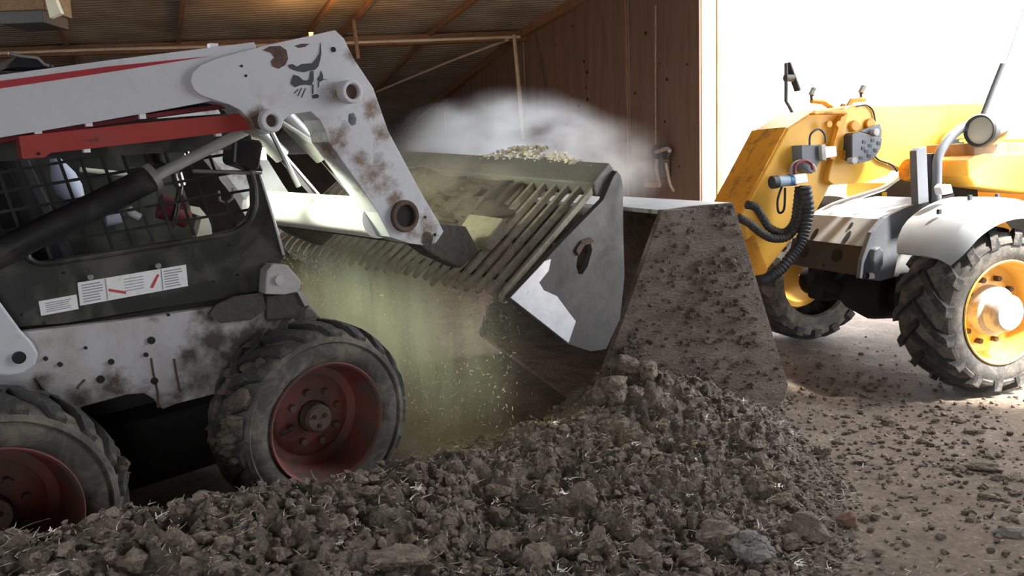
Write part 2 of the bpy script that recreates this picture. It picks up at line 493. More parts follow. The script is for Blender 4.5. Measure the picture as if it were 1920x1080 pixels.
# heap height field from crest and slope points
hp = []
def hpt(px, py, d):
    p = at_depth(px, py, d); hp.append((p.x, p.y, p.z)); return p
crest = [(-260, 1045, 2.15), (-100, 1028, 2.25), (0, 1012, 2.33), (110, 1000, 2.38), (215, 977, 2.45), (300, 948, 2.52), (400, 932, 2.6), (500, 918, 2.72), (620, 892, 2.9), (700, 886, 3.02), (800, 870, 3.2), (890, 850, 3.4), (1000, 802, 3.75), (1080, 725, 4.1), (1135, 672, 4.22), (1200, 672, 4.27), (1260, 704, 4.36), (1350, 740, 4.5), (1440, 774, 4.62)]
for c in crest:
    p = hpt(*c)
    r = (p - CAM); r.z = 0; r.normalize()
    for dd, k in ((0.3, 0.6), (0.6, 0.2), (1.1, 0.03)):
        hp.append((p.x + r.x * dd, p.y + r.y * dd, p.z * k))
for c in [(0, 1078, 2.05), (300, 1078, 2.15), (300, 1010, 2.33), (620, 1078, 2.36), (620, 980, 2.62), (800, 1078, 2.5), (800, 970, 2.84), (960, 1078, 2.62), (960, 940, 3.12), (1080, 860, 3.55), (1200, 1078, 2.78), (1200, 900, 3.4), (1200, 780, 3.88), (1330, 1000, 3.12), (1330, 850, 3.8), (1420, 1078, 2.9), (1420, 900, 3.62), (1500, 860, 3.95)]:
    hpt(*c)
for c in [(1480, 785), (1560, 835), (1610, 880), (1650, 935), (1665, 1000), (1640, 1085), (1600, 1200), (1750, 900), (1750, 1100), (1700, 800), (1550, 760), (1500, 740)]:
    p = on_floor(*c); hp.append((p.x, p.y, -0.01))
for x, y, z in [(-1.6, 1.2, .5), (-.8, 1.2, .42), (0, 1.3, .2), (.6, 1.5, .08), (1.2, 1.7, 0), (0, .6, .02), (-1, .5, .2), (-2.4, 1.4, .45), (2.2, 2.6, 0), (2.5, 4.2, 0), (1.6, 6, 0), (0, 6.5, 0), (-3, 3, .1), (-3, 5, 0), (2.8, 1, 0)]:
    hp.append((x, y, z))
hp = np.array(hp)
def _rbf_fit(P):
    d = np.sqrt(((P[:, None, :2] - P[None, :, :2]) ** 2).sum(-1) + 0.02)
    A = d + np.eye(len(P)) * -0.02
    return np.linalg.solve(A, P[:, 2] - 0.0)
hw = _rbf_fit(hp)
def heap_base(x, y):
    sh = x.shape; x = x.ravel(); y = y.ravel(); out = np.zeros_like(x)
    for i in range(len(hp)):
        out += hw[i] * np.sqrt((x - hp[i, 0]) ** 2 + (y - hp[i, 1]) ** 2 + 0.02)
    return out.reshape(sh)

def sk_plane(x, y):
    """height of the plane under the loader's tyres"""
    o = SK.o - SK.z * 0.415
    return o.z - ((x - o.x) * SK.z.x + (y - o.y) * SK.z.y) / SK.z.z
def floor_h(x, y):
    h = (fbm(x * 0.9, y * 0.9, 4, 3) - 0.5) * 0.05 + (fbm(x * 4, y * 4, 4, 5) - 0.5) * 0.022 + (fbm(x * 16, y * 16, 3, 6) - 0.5) * 0.012
    lx = (x - SK.o.x) * SK.x.x + (y - SK.o.y) * SK.x.y
    ly = (x - SK.o.x) * SK.y.x + (y - SK.o.y) * SK.y.y
    ins = sstep(-2.4, -1.5, lx) * (1 - sstep(0.3, 1.2, lx)) * sstep(-0.5, 0.0, ly) * (1 - sstep(1.7, 2.6, ly))
    h = h * (1 - ins) + (sk_plane(x, y) + h * 0.3) * ins
    # wheel ruts by the doorway, shallow
    tl = (x - TE.o.x) * TE.x.x + (y - TE.o.y) * TE.x.y
    tw = (x - TE.o.x) * TE.y.x + (y - TE.o.y) * TE.y.y
    flat = np.exp(-((tw + 0.2) / 0.35) ** 2) * np.exp(-((tl) / 0.5) ** 2) + np.exp(-((tw + 1.95) / 0.35) ** 2) * np.exp(-((tl) / 0.5) ** 2)
    return h * (1 - np.clip(flat, 0, 1)) - 0.012

def grid_mesh(name, xs, ys, hf, material, mask=None):
    X, Y = np.meshgrid(xs, ys)
    Z = hf(X, Y)
    nx, ny = len(xs), len(ys)
    V = np.stack([X, Y, Z], -1).reshape(-1, 3)
    i = np.arange((ny - 1) * (nx - 1)); r = i // (nx - 1); c = i % (nx - 1)
    a = r * nx + c
    Q = np.stack([a, a + 1, a + nx + 1, a + nx], -1)
    if mask is not None:
        M = mask(X, Y, Z).reshape(-1)
        Q = Q[M[Q].any(1)]
        used = np.unique(Q); remap = -np.ones(len(V), int); remap[used] = np.arange(len(used))
        V = V[used]; Q = remap[Q]
    me = bpy.data.meshes.new(name)
    me.vertices.add(len(V)); me.vertices.foreach_set('co', V.ravel())
    me.loops.add(len(Q) * 4); me.loops.foreach_set('vertex_index', Q.ravel().astype(np.int32))
    me.polygons.add(len(Q))
    me.polygons.foreach_set('loop_start', (np.arange(len(Q)) * 4).astype(np.int32))
    me.polygons.foreach_set('loop_total', np.full(len(Q), 4, np.int32))
    me.update(calc_edges=True)
    me.polygons.foreach_set('use_smooth', np.ones(len(Q), bool))
    me.materials.append(MATS[material])
    o = bpy.data.objects.new(name, me); COL.objects.link(o)
    return o

fl = grid_mesh('floor', np.linspace(-10, 6, 400), np.linspace(-3, 21, 560), floor_h, 'floor_soil')
tag(fl, 'trampled brown earth and litter floor of the barn', kind='structure')
yard = grid_mesh('floor_yard', np.linspace(1.0, 60, 120), np.linspace(-8, 60, 120),
                 lambda x, y: -0.03 + 0 * x - 0.25 * (1 - sstep(0.0, 0.5, (x - J.x) * -wn.x + (y - J.y) * -wn.y)), 'yard_soil')
tag(yard, 'pale sunlit yard ground outside the barn doorway', kind='structure')

# ================================================================== barn
def wall_px(px, py):
    return on_plane(px, py, J, wn)
P1 = wall_px(1079, 0); P2 = wall_px(985, 55)
def along(p): return (p - J).dot(wdir)
a1_, a2_ = along(P1), along(P2)
slope_w = (P2.z - P1.z) / (a2_ - a1_)           # ceiling height change along the wall
bdir = Vector((-1, -0.05, 0)).normalized()       # cross-beam direction
slope_f = -0.16
def ceil_pt(a, t, off=0.0):
    """a metres along the wall from the jamb, t metres to the left along the cross beams"""
    z = P2.z + (slope_w if a <= a2_ else slope_f) * (a - a2_) + off
    return Vector((J.x, J.y, 0)) + wdir * a + bdir * t + Vector((0, 0, z))
CB = empty('ceiling', Matrix.Identity(4)); tag(CB, 'low ribbed sheet ceiling on brown timber rafters', kind='structure')

def ceil_at_px(px, py):
    n = (ceil_pt(0, 0) - ceil_pt(a2_ - .1, 0)).cross(bdir).normalized()
    p = on_plane(px, py, ceil_pt(0, 0), n)
    q = p - Vector((J.x, J.y, 0))
    # solve q = wdir*a + bdir*t
    det = wdir.x * bdir.y - wdir.y * bdir.x
    return ((q.x * bdir.y - q.y * bdir.x) / det, (wdir.x * q.y - wdir.y * q.x) / det)
raf_t = [ceil_at_px(x, 2)[1] for x in (880, 690, 617, 342)]
ts = [-0.05] + sorted(raf_t) + [raf_t[-1] + 1.6, raf_t[-1] + 3.4, raf_t[-1] + 6]
A_NEAR, A_FAR = -13.0, a2_ + 9.5
# sheets between the rafters
for t0, t1 in zip(ts[:-1], ts[1:]):
    for (a0, a1) in ((A_NEAR, a2_ - 9), (a2_ - 9, a2_ - 4.5), (a2_ - 4.5, a2_), (a2_, A_FAR)):
        eps = 0.008
        corners = [ceil_pt(a0 + 1e-4, t0 + eps), ceil_pt(a1, t0 + eps), ceil_pt(a1, t1 - eps), ceil_pt(a0 + 1e-4, t1 - eps)]
        if a0 >= a2_:
            corners[0] = ceil_pt(a2_, t0 + eps); corners[3] = ceil_pt(a2_, t1 - eps)
        b = MB()
        lo = [c for c in corners]; hi = [c + Vector((0, 0, 0.03)) for c in corners]
        b.add(lo + hi, [(0, 1, 2, 3), (7, 6, 5, 4), (0, 4, 5, 1), (1, 5, 6, 2), (2, 6, 7, 3), (3, 7, 4, 0)])
        b.build('ceiling_sheet', 'ceiling_sheet', CB)
def bar(mb, p, q, wd, hd, side):
    p, q = Vector(p), Vector(q); t = (q - p).normalized(); s = (side - t * side.dot(t)).normalized(); n = t.cross(s)
    vs = []
    for e in (p, q):
        for a, b_ in ((-1, -1), (1, -1), (1, 1), (-1, 1)):
            vs.append(e + s * a * wd / 2 + n * b_ * hd / 2)
    mb.add(vs, [(0, 1, 2, 3), (7, 6, 5, 4), (0, 4, 5, 1), (1, 5, 6, 2), (2, 6, 7, 3), (3, 7, 4, 0)])
    return mb
for t in raf_t + [raf_t[-1] + 1.6, raf_t[-1] + 3.4]:
    bar(MB(), ceil_pt(A_NEAR, t, -0.03), ceil_pt(a2_, t, -0.03), 0.055, 0.07, bdir).build('rafter', 'beam_wood', CB)
    bar(MB(), ceil_pt(a2_ + 0.001, t, -0.03), ceil_pt(A_FAR, t, -0.03), 0.055, 0.07, bdir).build('rafter', 'beam_wood', CB)
bar(MB(), ceil_pt(A_NEAR, 0.04, -0.06), ceil_pt(a2_, 0.04, -0.06), 0.10, 0.12, bdir).build('rafter', 'beam_wood', CB)
bar(MB(), ceil_pt(a2_ + .001, 0.04, -0.06), ceil_pt(A_FAR, 0.04, -0.06), 0.10, 0.12, bdir).build('rafter', 'beam_wood', CB)
bar(MB(), ceil_pt(a2_, -0.02, -0.10), ceil_pt(a2_, ts[-1], -0.10), 0.10, 0.14, wdir).build('cross_beam', 'beam_wood', CB)
bar(MB(), ceil_pt(a2_ - 5.2, 2.0, -0.05), ceil_pt(a2_ - 5.2, ts[-1], -0.05), 0.03, 0.04, wdir).build('cross_beam', 'beam_wood', CB)
# pale pipe under the beam
pp = [ceil_pt(a2_ - 0.16, 0.15, -0.14), ceil_pt(a2_ - 0.16, 3.2, -0.15), ceil_pt(a2_ - 0.16, 6.2, -0.13), ceil_pt(a2_ - 0.16, 12.5, -0.16)]
tag(MB().tube(pp, 0.022, 8).build('water_pipe', 'pipe_pale', None, smooth=True), 'thin pale pipe running along under the timber cross beam', 'pipe')
pp = [ceil_pt(a2_ - 0.1, 0.3, -0.16), ceil_pt(a2_ + 1.2, 0.75, -0.10), ceil_pt(a2_ + 3.0, 1.5, -0.1)]
tag(MB().tube(pp, 0.02, 8).build('brace_rod', 'pipe_pale', None, smooth=True), 'thin pale brace slanting from the cross beam under the far ceiling', 'rod')
# hanging drop pipe by the wall
d0 = at_depth(964, 66, 11.6); d1 = at_depth(982, 262, 11.2)
tag(MB().tube([d0, d0.lerp(d1, .55), d1], 0.028, 8).build('drop_pipe', 'pipe_pale', None, smooth=True), 'thin pale drop pipe hanging from the beam beside the plywood wall', 'pipe')
d0 = at_depth(663, 38, 9.6); d1 = at_depth(672, 110, 9.6)
tag(MB().tube([d0, d1], 0.022, 8).build('hanging_rod', 'beam_wood', None, smooth=True), 'short dark rod hanging from a rafter behind the raised loader arm', 'rod')

# plywood wall
WR = empty('wall_right', Matrix.Translation(Vector((J.x, J.y, 0)))); tag(WR, 'brown plywood barn wall beside the doorway', kind='structure')
def wp(a, z, o=0.0): return wdir * a + wn * o + Vector((0, 0, z))
seams = [along(wall_px(1312, 200)) + .005]
for px in (1232, 1180, 1088, 985):
    seams.append(along(wall_px(px, 200)))
while seams[-1] < A_FAR - 1.2: seams.append(seams[-1] + 1.22)
seams.append(A_FAR)
def ztop(a): return ceil_pt(a, 0).z
for s0, s1 in zip(seams[:-1], seams[1:]):
    e = 0.006; o = random.uniform(-0.012, 0.012)
    b = MB()
    c = [wp(s0 + e, -0.05, o), wp(s1 - e, -0.05, o), wp(s1 - e, ztop(s1), o), wp(s0 + e, ztop(s0), o)]
    hi = [q - wn * 0.05 for q in c]
    b.add(c + hi, [(0, 1, 2, 3), (7, 6, 5, 4), (0, 4, 5, 1), (1, 5, 6, 2), (2, 6, 7, 3), (3, 7, 4, 0)])
    b.build('plywood_panel', 'plywood', WR)
# knots and nail holes
for i in range(26):
    a = random.uniform(0.3, 4.2); z = random.uniform(1.3, 4.0)
    b = MB(); p = wp(a, z, 0.018)
    b.tube([p, p + wn * 0.008], random.uniform(0.010, 0.022), 7)
    b.build('wood_knot', 'dark_under', WR)
for a in (seams[2],):
    bar(MB(), wp(a, 0.0, 0.03), wp(a, ztop(a), 0.03), 0.02, 0.012, wdir).build('batten', 'wood', WR)
# wall on the near side of the doorway, and header
A_OPEN = -5.0
b = MB()
c = [wp(A_OPEN - 7.6, -0.05), wp(A_OPEN, -0.05), wp(A_OPEN, ztop(A_OPEN)), wp(A_OPEN - 7.6, ztop(A_OPEN - 7.6))]
hi = [q - wn * 0.05 for q in c]
b.add(c + hi, [(0, 1, 2, 3), (7, 6, 5, 4), (0, 4, 5, 1), (1, 5, 6, 2), (2, 6, 7, 3), (3, 7, 4, 0)])
b.build('plywood_panel', 'plywood', WR)
b = MB()
c = [wp(A_OPEN, 3.9), wp(0.0, 3.9), wp(0, ztop(0)), wp(A_OPEN, ztop(A_OPEN))]
hi = [q - wn * 0.05 for q in c]
b.add(c + hi, [(0, 1, 2, 3), (7, 6, 5, 4), (0, 4, 5, 1), (1, 5, 6, 2), (2, 6, 7, 3), (3, 7, 4, 0)])
b.build('door_header', 'plywood', WR)
# jamb
def jamb(px0, px1, out0, out1, name, material, label):
    a0 = along(wall_px(px0, 200)); a1 = along(wall_px(px1, 200))
    b = MB()
    zz = 3.9
    c = [wp(a0, -0.05, out0), wp(a1, -0.05, out0), wp(a1, zz, out0), wp(a0, zz, out0)]
    hi = [wp(a0, -0.05, out1), wp(a1, -0.05, out1), wp(a1, zz, out1), wp(a0, zz, out1)]
    b.add(c + hi, [(0, 1, 2, 3), (7, 6, 5, 4), (0, 4, 5, 1), (1, 5, 6, 2), (2, 6, 7, 3), (3, 7, 4, 0)])
    o = b.build(name, material, None, bevel=0.006); o.location = (J.x, J.y, 0)
    tag(o, label, kind='structure')
aj = along(wall_px(1312, 200))
def jbox(a0, a1, o0, o1, name, material, label):
    b = MB(); zz = 3.9
    c = [wp(a0, -.05, o0), wp(a1, -.05, o0), wp(a1, zz, o0), wp(a0, zz, o0), wp(a0, -.05, o1), wp(a1, -.05, o1), wp(a1, zz, o1), wp(a0, zz, o1)]
    b.add(c, [(0, 1, 2, 3), (7, 6, 5, 4), (0, 4, 5, 1), (1, 5, 6, 2), (2, 6, 7, 3), (3, 7, 4, 0)])
    o = b.build(name, material, None, bevel=.006); o.location = (J.x, J.y, 0); tag(o, label, kind='structure')
jbox(aj, aj + .14, -.03, -.22, 'trim_1', 'pale_wood', 'pale sunlit timber jamb of the barn doorway')
jbox(aj - .015, aj + .14, -.22, -.29, 'trim_2', 'wood', 'brown outer edge board of the doorway jamb')

# far and left walls (in the dark)
fa = J + wdir * (A_FAR)
b = MB(); p0 = fa + bdir * -0.5; p1 = fa + bdir * 22
b.add([(p0.x, p0.y, -.1), (p1.x, p1.y, -.1), (p1.x, p1.y, 5), (p0.x, p0.y, 5), (p0.x, p0.y + .1, -.1), (p1.x, p1.y + .1, -.1), (p1.x, p1.y + .1, 5), (p0.x, p0.y + .1, 5)],
      [(0, 1, 2, 3), (7, 6, 5, 4), (0, 4, 5, 1), (1, 5, 6, 2), (2, 6, 7, 3), (3, 7, 4, 0)])
tag(b.build('wall_back', 'far_sheet', None), 'dark far end wall of the barn', kind='structure')
b = MB(); b.box((-9.6, 8, 2.2), (0.1, 26, 5))
tag(b.build('wall_left', 'far_sheet', None), 'dark left side wall of the barn', kind='structure')

# unseen wall added to cut light from behind the camera; bay admits a little
b = MB()
for (x0, x1, z0, z1) in ((-9.6, 0.0, -.1, 5.0), (1.3, 9.0, -.1, 5.0), (0.0, 1.3, 2.1, 5.0)):
    b.box(((x0 + x1) / 2, -2.6, (z0 + z1) / 2), (x1 - x0, .1, z1 - z0))
tag(b.build('wall_light_block', 'far_sheet', None), 'unseen barn wall added behind the viewpoint to cut light, with an open bay', kind='structure')

# ceiling lamp with its warm bulb
lp = at_depth(585, 84, 10.0)
LR = empty('ceiling_lamp', Matrix.Translation(lp)); tag(LR, 'small warm bulb lamp glowing under the ceiling by the cross beam', 'lamp')
MB().tube([(0, 0, 0.15), (0, 0, 0.06)], 0.03, 12).build('socket', 'pipe_pale', LR, smooth=True)
MB().lathe([(0.002, -0.06), (0.035, -0.045), (0.05, 0.0), (0.035, 0.05), (0.025, 0.075)], (0, 0, 0), 16).build('bulb', 'bulb', LR, smooth=True).rotation_euler = (math.pi / 2, 0, 0)
ld = bpy.data.lights.new('bulb_light', 'POINT'); ld.energy = 72; ld.color = (1.0, 0.48, 0.14); ld.shadow_soft_size = 0.06
lo = bpy.data.objects.new('bulb_light', ld); COL.objects.link(lo); lo.parent = LR; lo.location = (0.0, -0.03, 0.0)

# box hanging from the ceiling
hb = at_depth(40, 14, 6.2)
HB = empty('hanging_box', Matrix.Translation(hb)); tag(HB, 'brown particle-board box with a pale flap hanging under the ceiling', 'box')
zc = 2.0
MB().box((0, 0.2, 0.16), (0.36, 0.4, 0.36)).build('box_body', 'osb', HB, bevel=0.006)
MB().box((-0.02, 0.2, -0.065), (0.34, 0.36, 0.10)).build('box_base', 'dark_grey', HB, bevel=0.006)
b = MB(); b.prism([(0.18, 0.30), (0.215, 0.30), (0.315, -0.06), (0.225, -0.09)], -0.03, 0.02); b.build('flap', 'cream', HB)
MB().tube([(-0.05, .2, .3), (-0.05, .2, 1.6)], 0.02, 8).build('hanger', 'beam_wood', HB, smooth=True)

# pulley and ropes on the wall
pr = wall_px(1243, 292)
PR = empty('rope_pulley', Matrix.Translation(pr + wn * 0.03)); tag(PR, 'dirty twin pulley with hanging ropes on the plywood wall', 'pulley')
def wl(px, py, o=0.05):
    return on_plane(px, py, J + wn * o, wn) - (pr + wn * 0.03)
for px in (1233, 1249):
    c = wl(px, 285, 0.07)
    b = MB(); b.tube([c - wn * 0.03, c + wn * 0.03], 0.085, 16); b.build('pulley_wheel', 'dark_grey', PR, bevel=0.008)
b = MB(); c = wl(1246, 305, 0.04); b.box(c, (0.12, 0.12, 0.34), None); b.build('pulley_block', 'dark_grey', PR, bevel=0.02)
for k, pts in enumerate([[(1229, 10), (1229, 150), (1229, 270)], [(1230, 285), (1238, 283), (1249, 279), (1256, 283)], [(1232, 298), (1231, 315), (1234, 335), (1235, 352)], [(1248, 306), (1252, 325), (1256, 345), (1263, 358)], [(1211, 346), (1224, 347), (1236, 346)]]):
    b = MB(); b.tube(smooth_path([wl(x, y, 0.10 if k else 0.05) for x, y in pts], 4), [0.008, 0.022, 0.02, 0.016, 0.03][k], 8); b.build('rope', 'rope', PR, smooth=True)

# ================================================================== skid steer loader
SKR = empty('skid_steer_loader', SK.m)
tag(SKR, 'white skid steer loader with red wheels and raised arms carrying a slatted screening bucket', 'loader')
S = lambda pts, y: SK.poly(pts, y)

def lug_mesh(name, ang, y0, y1, r0, r1, skew, wid, material, n=4):
    """one tread lug as a curved slanted block; y0 shoulder end, y1 centre end"""
    vs = []
    for i in range(n + 1):
        t = i / n
        y = y0 + (y1 - y0) * t
        a = skew * t
        drop = 0.045 * max(0, 1 - t * 3.0)
        wv = wid * (1.0 - 0.15 * t)
        for (rr, sgn, k) in ((r0 - drop, -1, 1.15), (r0 - drop, 1, 1.15), (r1 - drop * 0.8, 1, .85), (r1 - drop * 0.8, -1, .85)):
            q = a + sgn * wv * k / 2
            vs.append((rr * math.cos(q), y, rr * math.sin(q)))
    fs = []
    for i in range(n):
        for k in range(4):
            a0 = i * 4 + k; b0 = i * 4 + (k + 1) % 4
            fs.append((a0, b0, b0 + 4, a0 + 4))
    fs += [(3, 2, 1, 0), (n * 4, n * 4 + 1, n * 4 + 2, n * 4 + 3)]
    b = MB(); b.add(vs, fs)
    me = bpy.data.meshes.new(name); me.from_pydata(b.v, [], b.f)
    bm = bmesh.new(); bm.from_mesh(me); bmesh.ops.recalc_face_normals(bm, faces=bm.faces); bm.to_mesh(me); bm.free()
    me.materials.append(MATS[material])
    return me

def wheel(root, c, R, W, rimr, nl, style, sgn, rim_mat, lugs=True, phase=0.0):
    """sgn=+1: outer face at y=c.y and the tyre extends to +y; sgn=-1 the other way"""
    k = R / 0.42
    Y = lambda t: t * sgn
    sh = R - 0.045 * k
    prof = [(rimr * 0.98, Y(.045)), (rimr, Y(.018)), (rimr + .02 * k, Y(.006)), ((rimr + sh) / 2, Y(-.004)), (sh - .035 * k, Y(.004)), (sh - .028 * k, Y(-.006)), (sh - 0.01 * k, Y(.0)), (sh, Y(.018)),
            (R - .028 * k, Y(.05)), (R - .024 * k, Y(W / 2)), (R - .028 * k, Y(W - .05)), (sh, Y(W - .018)), ((rimr + sh) / 2, Y(W)), (rimr, Y(W - .02)), (rimr * .96, Y(W - .05))]
    ty = MB().lathe(prof, (0, 0, 0), 72).build('tyre', 'rubber_side', root, smooth=True)
    ty.location = c
    if style == 'skid':
        mA = lug_mesh('tread_lug', 0, Y(.004), Y(W * .56), R - .045 * k, R, 0.30, 0.165, 'rubber')
        mB = lug_mesh('tread_lug', 0, Y(W - .004), Y(W * .44), R - .045 * k, R, 0.30, 0.165, 'rubber')
    else:
        mA = lug_mesh('tread_lug', 0, Y(-.01), Y(W * .55), R - .06, R, 0.42, 0.14, 'rubber')
        mB = lug_mesh('tread_lug', 0, Y(W + .01), Y(W * .45), R - .06, R, 0.42, 0.14, 'rubber')
    st = 2 * math.pi / nl
    for i in range(nl):
        for j, me in enumerate((mA, mB)):
            o = bpy.data.objects.new('tread_lug', me); COL.objects.link(o); o.parent = ty
            o.rotation_euler = (0, -(i + j * .5) * st - phase, 0)
    # raised sidewall ring
    rm = MB()
    rm.lathe([(rimr * .99, Y(.02)), (rimr * 1.02, Y(.008)), (rimr * 1.0, Y(.002)), (rimr * .965, Y(.010)), (rimr * .94, Y(.05)), (rimr * .90, Y(.075)), (rimr * .86, Y(.13)), (rimr * .84, Y(.155)),
              (rimr * .70, Y(.165)), (rimr * .62, Y(.150)), (rimr * .40, Y(.145)), (rimr * .30, Y(.150)), (0.002, Y(.150))], (0, 0, 0), 56)
    rim = rm.build('wheel_rim', rim_mat, root, smooth=True); rim.location = c
    return ty, rim

tyf, rimf = wheel(SKR, (0, 0, 0), 0.425, 0.30, 0.258, 20, 'skid', 1, 'rim_red', phase=.12)
tyr, rimr_ = wheel(SKR, (-WB, 0, 0), 0.425, 0.30, 0.258, 20, 'skid', 1, 'rim_red')
for rim in (rimf, rimr_):
    MB().lathe([(.002, .085), (.05, .085), (.062, .095), (.066, .150)], (0, 0, 0), 24).build('hub', 'rust', rim, smooth=True)
    for i in range(8):
        q = i * math.pi / 4 + .2
        b = MB(); b.disc((.115 * math.cos(q), .115 * math.sin(q)), .016, .118, .150, 6); b.build('wheel_bolt', 'rust', rim)
    for i in range(3):
        q = i * 2.1 + .4
        b = MB(); b.disc((.028 * math.cos(q), .028 * math.sin(q)), .010, .078, .088, 6); b.build('hub_bolt', 'dark_under', rim)
    b = MB(); b.tube([(-.20, .05, .0), (-.155, .03, .015)], .008, 6); b.build('valve_stem', 'black_metal', rim)
# far side wheels (hidden behind the chassis)
for x in (0, -WB):
    t2, r2 = wheel(SKR, (x, 1.70, 0), 0.425, 0.30, 0.258, 20, 'skid', -1, 'rim_red')

# chassis
low = [(-330, 640), (40, 623), (230, 601), (395, 577), (470, 566), (570, 560), (640, 640), (560, 720), (420, 735), (330, 758), (306, 768), (294, 752), (272, 738), (240, 740), (160, 762), (128, 775), (0, 800), (-330, 860)]
_cb = []
for (px, py, r) in [(400, 640, .12), (430, 700, .16), (470, 640, .16), (380, 720, .14), (330, 740, .10), (300, 745, .08), (360, 660, .07), (395, 595, .08), (380, 585, .05), (220, 735, .08), (270, 735, .06), (150, 755, .06), (500, 600, .14), (550, 600, .14), (520, 680, .2), (75, 725, .04), (285, 600, .04)]:
    v = SK.px(px, py, .33); _cb.append((v.x, v.z, r))
stain('white_chassis', 'chassis_paint', _cb, (.06, .046, .036), 7.0)
b = MB(); b.prism(S(low, .33), .33, .38)
chs = b.build('chassis_side', 'chassis_paint', SKR, bevel=.006)
zf = SK.px(280, 740, .33).z; ztp = SK.px(280, 600, .33).z
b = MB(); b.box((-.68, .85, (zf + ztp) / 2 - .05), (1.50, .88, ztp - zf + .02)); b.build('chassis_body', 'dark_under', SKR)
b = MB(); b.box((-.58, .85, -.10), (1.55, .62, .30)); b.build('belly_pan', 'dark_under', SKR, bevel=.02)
for x in (0, -WB):
    b = MB(); b.tube([(x, .14, 0), (x, 1.56, 0)], .07, 14); b.build('axle_tube', 'dark_under', SKR, smooth=True)
for (px, py, r) in [(283, 638, .015), (273, 665, .009), (208, 678, .011), (112, 683, .009), (85, 672, .008), (188, 711, .015), (289, 714, .014), (315, 590, .006), (160, 652, .006)]:
    v = SK.px(px, py, .33); b = MB(); b.disc((v.x, v.z), r, .322, .335, 12); b.build('bolt_hole', 'dark_under', chs)
for pts in ([(284, 672), (288, 700), (296, 735), (297, 765)], [(327, 673), (331, 700), (338, 735)], [(66, 708), (80, 728), (95, 742)], [(160, 712), (150, 722), (145, 730)]):
    v = [SK.px(x, y, .325) for x, y in pts]; b = MB(); b.tube([(q.x, .33, q.z) for q in v], .005, 6); b.build('weld_drip', 'rust', chs)
# rear upright plate
up_ = [(-330, 420), (-60, 470), (0, 566), (40, 620), (62, 643), (73, 664), (66, 685), (45, 700), (10, 706), (-60, 700), (-330, 740)]
b = MB(); b.prism(S(up_, .275), .275, .33); upr = b.build('rear_upright', 'white_paint', SKR, bevel=.008)
v = SK.px(35, 670, .275); b = MB(); b.disc((v.x, v.z), .022, .265, .28, 16); b.build('pivot_pin', 'black_metal', upr)
v = SK.px(-250, 330, .2); b = MB(); b.box((v.x - .1, .30, v.z - .15), (.34, .10, .75)); b.build('rear_post', 'white_paint', upr, bevel=.01)
# front bracket
fb = [(497, 552), (500, 508), (512, 495), (540, 497), (566, 528), (562, 546), (530, 553)]
b = MB(); b.prism(S(fb, .29), .29, .36); fbo = b.build('front_bracket', 'white_chassis', SKR, bevel=.006)
v = SK.px(523, 525, .29); b = MB(); b.disc((v.x, v.z), .022, .278, .295, 18); b.build('bracket_pin', 'hub_grey', fbo, bevel=.004)
b = MB(); b.prism(S([(500, 556), (556, 548), (582, 572), (560, 600), (500, 600)], .31), .31, .5); b.build('front_step', 'muddy_plate', SKR, bevel=.006)
b = MB(); b.prism(S([(558, 548), (566, 546), (584, 572), (572, 574)], .30), .30, .34); b.build('step_edge', 'white_chassis', SKR)
b = MB(); b.prism(S([(392, 590), (405, 572), (440, 556), (492, 549), (500, 580), (470, 600), (415, 606)], .315), .315, .335); b.build('wheel_arch_hole', 'muddy_plate', chs)

# cab
CABY = .36
win = [(40, 468), (52, 484), (75, 490), (120, 485), (260, 462), (400, 440), (440, 430), (462, 412), (473, 385), (472, 350), (463, 318), (440, 280), (-140, 310), (-120, 420)]
pan = [(-250, 640), (40, 612), (120, 606), (300, 577), (440, 556), (498, 541), (532, 480), (510, 405), (487, 325), (470, 255), (455, 210), (-250, 265)]
b = MB(); b.prism(S(pan, CABY), CABY, CABY + .025, [S(win, CABY)]); cabp = b.build('cab_side_panel', 'panel_black', SKR)
# raised bead around the window
bead = [(-60, 458), (40, 470), (55, 486), (78, 494), (125, 489), (262, 467), (402, 444), (444, 433), (468, 413), (479, 385), (478, 350), (470, 318)]
b = MB(); b.tube(smooth_path([(q[0], CABY - .004, q[1]) for q in S(bead, CABY)], 4), .011, 8); b.build('window_bead', 'panel_black', cabp, smooth=True)
b = MB(); b.tube([(q[0], CABY - .004, q[1]) for q in S([(487, 327), (511, 407), (531, 478)], CABY)], .007, 6); b.build('edge_trim', 'steel_grey', cabp, smooth=True)
# wire mesh guard
for i in range(16):
    xb = 20 + i * 38.3; yb_ = 489 - .17 * (xb - 80)
    xt = xb - .36 * (yb_ - 262); yt = 262
    if xb > 475: yb_ -= 60; 
    if xb > 478: continue
    p, q = SK.px(xb, min(yb_, 492), CABY + .03), SK.px(xt, yt, CABY + .03)
    bar(MB(), (p.x, CABY + .03, p.z), (q.x, CABY + .03, q.z), .011, .006, Vector((1, 0, 0))).build('mesh_bar', 'black_metal', cabp)
for i in range(7):
    y0 = 507 - i * 37; 
    p, q = SK.px(-120, y0 + .17 * 130, CABY + .037), SK.px(474, y0 - .165 * 474, CABY + .037)
    bar(MB(), (p.x, CABY + .037, p.z), (q.x, CABY + .037, q.z), .011, .006, Vector((0, 0, 1))).build('mesh_bar', 'black_metal', cabp)
# rivets
for px, py in [(119, 512), (40, 590), (430, 460), (82, 606), (445, 515), (400, 528)]:
    v = SK.px(px, py, CABY); b = MB(); b.disc((v.x, v.z), .006, CABY - .004, CABY + .002, 10); b.build('rivet', 'dark_under', cabp)
for px, py in [(168, 519), (295, 498)]:
    v = SK.px(px, py, CABY); b = MB(); b.disc((v.x, v.z), .011, CABY - .014, CABY + .002, 12); b.build('panel_bolt', 'steel_grey', cabp, bevel=.003)
